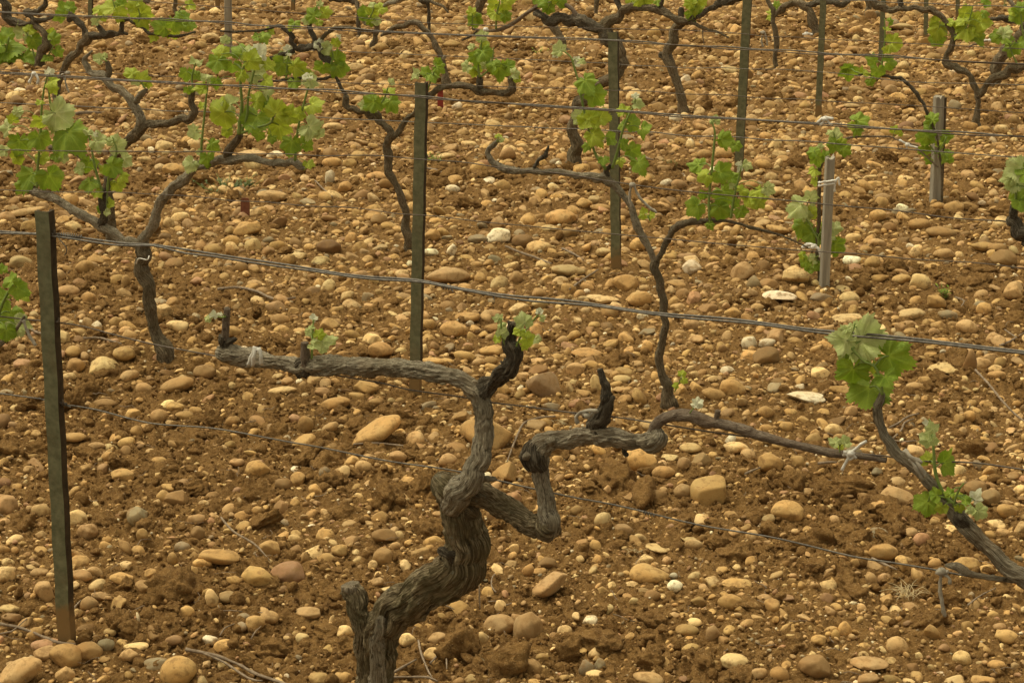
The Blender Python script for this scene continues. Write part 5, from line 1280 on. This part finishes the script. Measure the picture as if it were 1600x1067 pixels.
for i in own:
    s = stones[i]; x, y = s['px']; nl = near_lm(x, y)
    cand = []
    for j in range(3):
        cand.append(f"{base_words(s)} {direction(nl[j][2], nl[j][3])} the {nl[j][1]}")
    for j in range(4):
        for k in range(j + 1, 5):
            d1 = 'close' if nl[j][0] < 45 else 'some way'
            cand.append(f"{base_words(s)} {direction(nl[j][2], nl[j][3])} {nl[j][1]}, {direction(nl[k][2], nl[k][3])} {nl[k][1]}")
    for cnd in cand:
        if cnd not in used and len(cnd.split()) <= 16:
            used[cnd] = i; labels[i] = cnd; break
    else:
        labels[i] = cand[0]
rg = np.random.default_rng(77)
def emit_things(idx, sub):
    lst = [stones[i] for i in idx]
    if not lst: return
    W = build_batch(lst, sub, rg); cols = stone_cols(lst, rg)
    F = ICO[sub][1]; nv = len(ICO[sub][0])
    for k, i in enumerate(idx):
        ca = np.repeat(np.append(cols[k], 1.0)[None], nv, 0)
        o = mesh_obj('stone', W[k], F, M['stone'], None, origin=tuple(stones[i]['pos']), attrs={'Col': ('FLOAT_COLOR', ca)})
        tag(o, labels[i], 'stone', 'larger stones lying on the vineyard soil')
emit_things([i for i in own if stones[i]['wpx'] > 26], 4)
emit_things([i for i in own if stones[i]['wpx'] <= 26], 3)
def emit_stuff(name, label, cat, sets):
    vs, fs, cs = [], [], []; o = 0
    for lst, sub in sets:
        if not lst: continue
        W = build_batch(lst, sub, rg); n, nv, _ = W.shape; F = ICO[sub][1]
        col = np.concatenate([stone_cols(lst, rg), np.ones((n, 1))], 1)
        vs.append(W.reshape(-1, 3)); cs.append(np.repeat(col, nv, 0))
        fs.append((F[None] + (np.arange(n) * nv)[:, None, None]).reshape(-1, 3) + o); o += n * nv
    ob = mesh_obj(name, np.vstack(vs), np.vstack(fs), M['stone'], None, attrs={'Col': ('FLOAT_COLOR', np.vstack(cs))})
    tag(ob, label, cat, None, 'stuff')
rest = [s for i, s in enumerate(stones) if i not in ownset]
emit_stuff('stones', 'smaller rounded ochre and tan stones strewn over the soil', 'stones', [([s for s in rest if s['wpx'] >= 13], 3), ([s for s in rest if 0 <= s['wpx'] < 13], 2)])
# gravel
def scatter_fast(n, lo, hi, seed, keepf, dmax, dpow=0.9):
    r_ = np.random.default_rng(seed)
    d = 2.35 * (dmax / 2.35) ** (r_.random(n) ** dpow)
    x = r_.uniform(-0.37, 0.37, n) * (d + 0.5)
    st = stony(x, d)
    k = r_.random(n) < keepf(st)
    d, x = d[k], x[k]
    r = (lo + (hi - lo) * r_.random(len(d)) ** 1.8) * (d / 3.6) ** 0.45
    return x, d, r, r_
def emit_small(name, label, cat, n, lo, hi, seed, keepf, dmax, sub, mat, cut, lump, flat, cols=None, sink=(-0.1, 0.6)):
    x, d, r, r_ = scatter_fast(n, lo, hi, seed, keepf, dmax)
    m = len(x)
    P = shapes(m, sub, np.full(m, cut), np.full(m, lump), r_, 6)
    ax = np.stack([r, r * r_.uniform(0.6, 1, m), r * r_.uniform(*flat, m)], -1)
    z = ground_h(x, d) + ax[:, 2] * r_.uniform(sink[0], sink[1], m)
    W = place(P, ax, rots(r_.uniform(0, 6.28, m), r_.normal(size=m) * 0.3, r_.normal(size=m) * 0.3), np.stack([x, d, z], -1))
    nv = len(ICO[sub][0]); F = ICO[sub][1]
    at = None
    if cols is not None:
        pick = np.array([CC[c] for c in cols])[r_.integers(0, len(cols), m)] * (1 + r_.normal(size=(m, 1)) * 0.14)
        at = {'Col': ('FLOAT_COLOR', np.repeat(np.concatenate([np.clip(pick, 0.02, 0.9), np.ones((m, 1))], 1), nv, 0))}
    f = (F[None] + (np.arange(m) * nv)[:, None, None]).reshape(-1, 3)
    ob = mesh_obj(name, W.reshape(-1, 3), f, M[mat], None, attrs=at)
    tag(ob, label, cat, None, 'stuff')
emit_small('gravel', 'fine ochre gravel and chips between the stones', 'gravel', 60000, 0.0016, 0.0058, 21, lambda s: 0.45 + 0.5 * s, 15, 1, 'stone', 0.75, 0.12, (0.5, 0.9), list('oooottttccpbbbw'))
emit_small('soil_clods', 'crumbly brown soil clods between the stones', 'soil clods', 15000, 0.006, 0.020, 22, lambda s: 1.05 - 0.8 * s, 17, 3, 'soil', 0.7, 0.13, (0.5, 0.9), None, (-0.3, 0.3))
emit_small('soil_crumbs', 'small crumbs of brown soil lying on the ground', 'soil crumbs', 60000, 0.0022, 0.0070, 23, lambda s: 1.0 - 0.6 * s, 12, 2, 'soil', 0.7, 0.15, (0.6, 1.0), None, (-0.2, 0.6))

BIGL = [(277, 920, 96), (187, 965, 60), (722, 1005, 105), (785, 1040, 110), (930, 1000, 90), (1010, 775, 74), (960, 745, 80), (912, 640, 50), (960, 560, 60), (1270, 700, 60), (1330, 750, 70), (1250, 850, 60),
    (1150, 860, 70), (1240, 745, 60), (1300, 760, 60), (30, 820, 60), (600, 780, 70), (540, 800, 60), (470, 720, 50), (1175, 940, 70), (1020, 960, 60), (1100, 1030, 60), (60, 700, 50), (400, 770, 60), (640, 900, 50),
    (1390, 245, 40), (1240, 1000, 60), (1450, 960, 60), (330, 650, 50), (420, 1000, 60), (860, 760, 40), (1340, 830, 50), (1400, 820, 50)]
def emit_big_clods(n, lo, hi, seed, dmax):
    x, d, r, r_ = scatter_fast(n, lo, hi, seed, lambda s: 1.1 - 1.1 * s, dmax, 0.8)
    for (a, b_, w_) in BIGL:
        g = on_z(a, b_, 0.01); x = np.append(x, g[0]); d = np.append(d, g[1]); r = np.append(r, w_ / 2 * depth(g) / FPX)
    m = len(x)
    P = shapes(m, 4, np.full(m, 0.66), np.full(m, 0.15), r_, 8)
    s1 = r_.uniform(0, 90, (m, 1))
    nz = fbm(P[..., 0] * 3.1 + s1, P[..., 1] * 3.1 + P[..., 2] * 2.3 + s1, 3, 0.65) + fbm(P[..., 2] * 4.2 - s1, P[..., 0] * 2.2 - P[..., 1] * 3.3, 3, 0.65)
    P = P * (1 + 0.16 * nz)[..., None]
    ax = np.stack([r, r * r_.uniform(0.6, 1, m), r * r_.uniform(0.5, 0.8, m)], -1)
    z = ground_h(x, d, False) + ax[:, 2] * r_.uniform(-0.45, 0.15, m)
    W = place(P, ax, rots(r_.uniform(0, 6.28, m), r_.normal(size=m) * 0.3, r_.normal(size=m) * 0.3), np.stack([x, d, z], -1))
    nv = len(ICO[4][0])
    f = (ICO[4][1][None] + (np.arange(m) * nv)[:, None, None]).reshape(-1, 3)
    ob = mesh_obj('broken_soil_lumps', W.reshape(-1, 3), f, M['soil'], None)
    tag(ob, 'rough broken lumps of reddish brown soil', 'soil lumps', None, 'stuff')
emit_big_clods(3000, 0.014, 0.045, 31, 16)

# ------------------------------------------------------------------ twigs, grass, weeds
def twig(label, pts, r, mat='twig', name='twig', cat='twig'):
    R = []
    for q in pts:
        p = on_z(q[0], q[1], 0.0)
        g = float(ground_h(p[0], p[1], False)) + (q[2] if len(q) > 2 else 0.012)
        p = on_z(q[0], q[1], g)
        R.append([*p, r * depth(p) / FPX])
    R[-1][3] *= 0.6
    v, f, b = tube(R, 8, 0.012, lump=0.3, seed=pts[0][0] * 0.1, cap='flat')
    o = mesh_obj(name, v, f, M[mat], None, origin=tuple(R[0][:3]), attrs={'bark': ('FLOAT_VECTOR', b)})
    return tag(o, label, cat, 'dry twigs lying on the soil')
for lb, pts, r in [
    ('long dry vine pruning in front of the nearest post foot', [(0, 974), (30, 980), (62, 992), (90, 1003), (118, 1006)], 2.4),
    ('forked grey vine pruning at the bottom left of centre', [(290, 1014), (330, 1022), (370, 1036), (400, 1052), (440, 1066), (470, 1075)], 2.6),
    ('thinner pruning lying alongside the bottom left vine pruning', [(318, 1020), (350, 1034), (390, 1060), (410, 1063)], 1.8),
    ('slim twig standing askew above the round ochre stone at lower left', [(345, 808, 0.05), (365, 830, 0.04), (398, 850, 0.03), (422, 876)], 1.6),
    ('pale curved rootlet between the arm fork and right arm bend', [(868, 650), (845, 652), (820, 660), (810, 676), (800, 700), (792, 722)], 1.5),
    ('thin stick crossing the soil right of the thick trunk foot', [(608, 1058), (640, 1057), (670, 1058), (684, 1064)], 1.8),
    ('bent straw twig right of the thick trunk foot', [(654, 1000), (658, 1020), (668, 1045), (676, 1060)], 1.6),
    ('short forked twig among grit right of the trunk foot', [(672, 1036), (690, 1018), (697, 1026), (698, 1045)], 1.5),
    ('dark slanting stick beside the thick trunk foot', [(606, 1056), (625, 1044), (650, 1030)], 2.2),
    ('thin upright dry stem right of the mossy trunk bend', [(750, 952, 0.0), (749, 925, 0.03), (749, 910, 0.045)], 1.2),
    ('curled thin root near the mossy trunk bend', [(775, 925), (768, 915), (770, 900), (778, 894)], 1.1),
    ('dry brown twig above the left arm tip', [(340, 452), (372, 449), (402, 456), (432, 468), (462, 465)], 2.2),
    ('short dry twig under the left Y vine, near its foot', [(130, 528), (155, 528), (175, 533), (190, 537)], 1.7),
    ('slender stalk lying below the long ochre boulder', [(552, 694), (580, 692), (610, 694), (645, 698)], 1.5),
    ('broken cane piece beyond the large white stone', [(790, 385), (815, 395), (838, 403), (862, 412)], 1.8),
    ('dry stalk right of the large white stone', [(878, 388), (895, 396), (912, 406)], 1.6),
    ('thin stalk left of the third post foot', [(890, 452), (912, 436), (935, 421)], 1.6),
    ('dry twig lying right of the middle post under the wire', [(664, 262), (680, 266), (696, 272)], 2.0),
    ('tangled dry stem left of the leaning vine leaves', [(1390, 668), (1405, 660), (1420, 650), (1436, 646)], 1.7),
    ('second tangled dry stem below the large leaf cluster', [(1396, 684), (1408, 672), (1414, 660), (1428, 654)], 1.5),
    ('grey stem lying under the tangled stems by the leaning vine', [(1392, 687), (1412, 690), (1432, 688)], 1.5),
    ('long pale grass stalk at the right, slanting down to the edge', [(1524, 578, 0.03), (1545, 600, 0.03), (1565, 625, 0.03), (1585, 646), (1604, 660)], 1.7),
    ('forked dry twig near the right frame edge', [(1562, 540), (1580, 532), (1600, 520)], 1.7),
    ('short thin twig left of the forked dry twig at the right edge', [(1570, 515), (1580, 522), (1590, 528)], 1.2),
    ('thin fallen stalk under the whitish bow', [(1278, 724), (1292, 722), (1308, 722)], 2.0),
    ('short stick beyond the rounded ochre stone under the cane', [(1164, 740), (1176, 735), (1188, 730)], 1.8),
    ('thin brown stalk below the dangling tie, right side', [(1512, 945), (1532, 930), (1556, 918)], 1.3),
    ('straw stick left of the dry grass tuft under the wire', [(1362, 872), (1380, 880), (1402, 890)], 2.0),
    ('dark stick on the ground beyond the curling vine', [(118, 178), (140, 176), (166, 177)], 2.6),
    ('thin pale stem right of the white pointed stone', [(493, 283), (505, 295), (520, 308)], 1.1),
    ('dark little stick left of the tall brown post foot', [(1006, 244), (1014, 248), (1022, 250)], 1.6),
    ('long brown stick beyond the flared trunk foot', [(902, 258), (920, 260), (938, 262)], 1.6),
    ('thin pale twig at the lower left, crossing small stones', [(344, 992), (352, 980), (366, 974)], 1.2),
    ('fine straw near the whitish angular stone at lower left', [(392, 998), (400, 985), (408, 978)], 1.1),
    ('short grey rootlet in front of the nearest post', [(0, 990), (18, 986), (42, 966)], 1.3),
    ('dark slim twig right of the nearest post foot', [(112, 955), (122, 942), (134, 930)], 1.4),
    ('brown stick under the left frame edge leaves', [(36, 505), (60, 520), (90, 524)], 2.0),
    ('small twig tangle stem beyond the top wire at right', [(1492, 464), (1506, 470), (1500, 482)], 1.3),
]:
    twig(lb, pts, r)
def litter(n, seed):
    r_ = np.random.default_rng(seed); parts = []
    d = 2.6 * (13 / 2.6) ** r_.random(n); x = r_.uniform(-0.35, 0.35, n) * (d + 0.4)
    for k in range(n):
        a = r_.uniform(0, 3.14); L = r_.uniform(0.012, 0.06); w_ = r_.uniform(0.0005, 0.0011)
        pts = []
        for q in range(4):
            t = (q / 3 - 0.5) * L
            xx = x[k] + math.cos(a) * t + r_.normal() * L * 0.07; yy = d[k] + math.sin(a) * t + r_.normal() * L * 0.07
            pts.append([xx, yy, float(ground_h(xx, yy, False)) + r_.uniform(0.004, 0.012), w_])
        parts.append(tube(pts, 4, L / 5))
    v, f, b = join(parts)
    o = mesh_obj('dry_litter', v, f, M['twig'], None)
    tag(o, 'scattered bits of dry straw and rootlets on the soil', 'litter', None, 'stuff')
litter(520, 91)
def tuft(name, label, cat, x, y, n, ln, mat, spread, w=1.0, up=0.6):
    g = on_z(x, y, 0); g[2] = float(ground_h(g[0], g[1], False))
    r_ = np.random.default_rng(int(x))
    m = depth(g) / FPX; parts = []
    for k in range(n):
        a = r_.uniform(0, 6.28); L = ln * m * r_.uniform(0.5, 1.1)
        b0 = g + np.array([r_.normal() * spread * 0.25 * m, r_.normal() * spread * 0.25 * m, 0.0])
        d = np.array([math.cos(a), math.sin(a) * 0.8, 0]) * L
        p1 = b0 + d * 0.45 + np.array([0, 0, L * up * 0.7]); p2 = b0 + d + np.array([0, 0, L * up * r_.uniform(0.1, 0.9)])
        parts.append(tube([[*b0, w * m], [*p1, w * m * 0.8], [*p2, w * m * 0.3]], 5, L / 5, cap='flat'))
    v, f, b = join(parts)
    o = mesh_obj(name, v, f, M[mat], None, origin=tuple(g))
    return tag(o, label, cat)
tuft('dry_grass_tuft', 'spiky pale straw tuft left of the dangling tie', 'dry grass', 1420, 922, 46, 38, 'straw', 26, 0.55)
tuft('dry_grass_tuft', 'small pale straw tangle under the bare right arm', 'dry grass', 876, 660, 16, 16, 'straw', 16, 0.6, 0.4)
tuft('dry_grass_tuft', 'few bleached straw blades beyond the right arm elbow stones', 'dry grass', 992, 862, 14, 18, 'straw', 14, 0.5, 0.5)
def weed(label, x, y, n, size, spread, mats='weed'):
    g = on_z(x, y, 0); g[2] = float(ground_h(g[0], g[1], False))
    r_ = np.random.default_rng(int(x * 3 + y)); m = depth(g) / FPX
    root = empty('weed', tuple(g), label=label, cat='weed', group='small weeds growing in the soil')
    stems = []; vs, fs, ves = [], [], []; o = 0
    for k in range(n):
        px = r_.normal() * spread * 0.4 * m; py = r_.normal() * spread * 0.4 * m * 0.8; h = r_.uniform(0.3, 1.3) * size * m
        b0 = g + np.array([px * 0.6, py * 0.6, -0.004]); tp = g + np.array([px, py, h])
        stems.append(tube([[*b0, 0.45 * m], [*((b0 + tp) / 2 + [0, 0, 0.1 * h]), 0.4 * m], [*tp, 0.3 * m]], 5, 0.01))
        for q in range(3):
            a = r_.uniform(0, 6.28); L = size * m * r_.uniform(0.25, 0.5)
            dx = np.array([math.cos(a), math.sin(a), r_.uniform(-0.1, 0.6)]); dx /= np.linalg.norm(dx)
            dy = np.cross(dx, [0, 0, 1.0]); dy /= np.linalg.norm(dy)
            c0 = b0 + (tp - b0) * r_.uniform(0.3, 1)
            t = np.array([[0, 0], [0.3, 0.22], [0.65, 0.2], [1, 0], [0.65, -0.2], [0.3, -0.22]])
            P = c0 + L * (t[:, :1] * dx + t[:, 1:] * dy)
            P = np.vstack([P, c0 + L * 0.5 * dx - np.array([0, 0, 0.06 * L])])
            vs.append(P); fs.append(np.array([[6, i, (i + 1) % 6] for i in range(6)]) + o); ves.append(np.zeros(7)); o += 7
    v, f, b = join(stems)
    mesh_obj('stem', v, f, M['shoot'], root)
    mesh_obj('foliage', np.vstack(vs), np.vstack(fs), M[mats], root, attrs={'vein': ('FLOAT', np.concatenate(ves))})
weed('low grey green weed patch beyond the faded red tag', 355, 296, 46, 15, 62)
weed('small leafy green weed right of the faded tag weed patch', 388, 292, 16, 12, 22)
weed('tiny bright green weed right of the middle post', 676, 256, 14, 12, 22, 'leaf_m')
weed('small green weed right of the leaning wire at right', 1475, 466, 14, 18, 18, 'leaf_m')
weed('small dark weed left of the tall brown post', 1046, 262, 14, 10, 26)
weed('two leaved sprout under the stout bent vine', 845, 84, 8, 12, 20, 'leaf_y')
weed('faint weed at the top right between the posts', 1576, 12, 14, 12, 30)
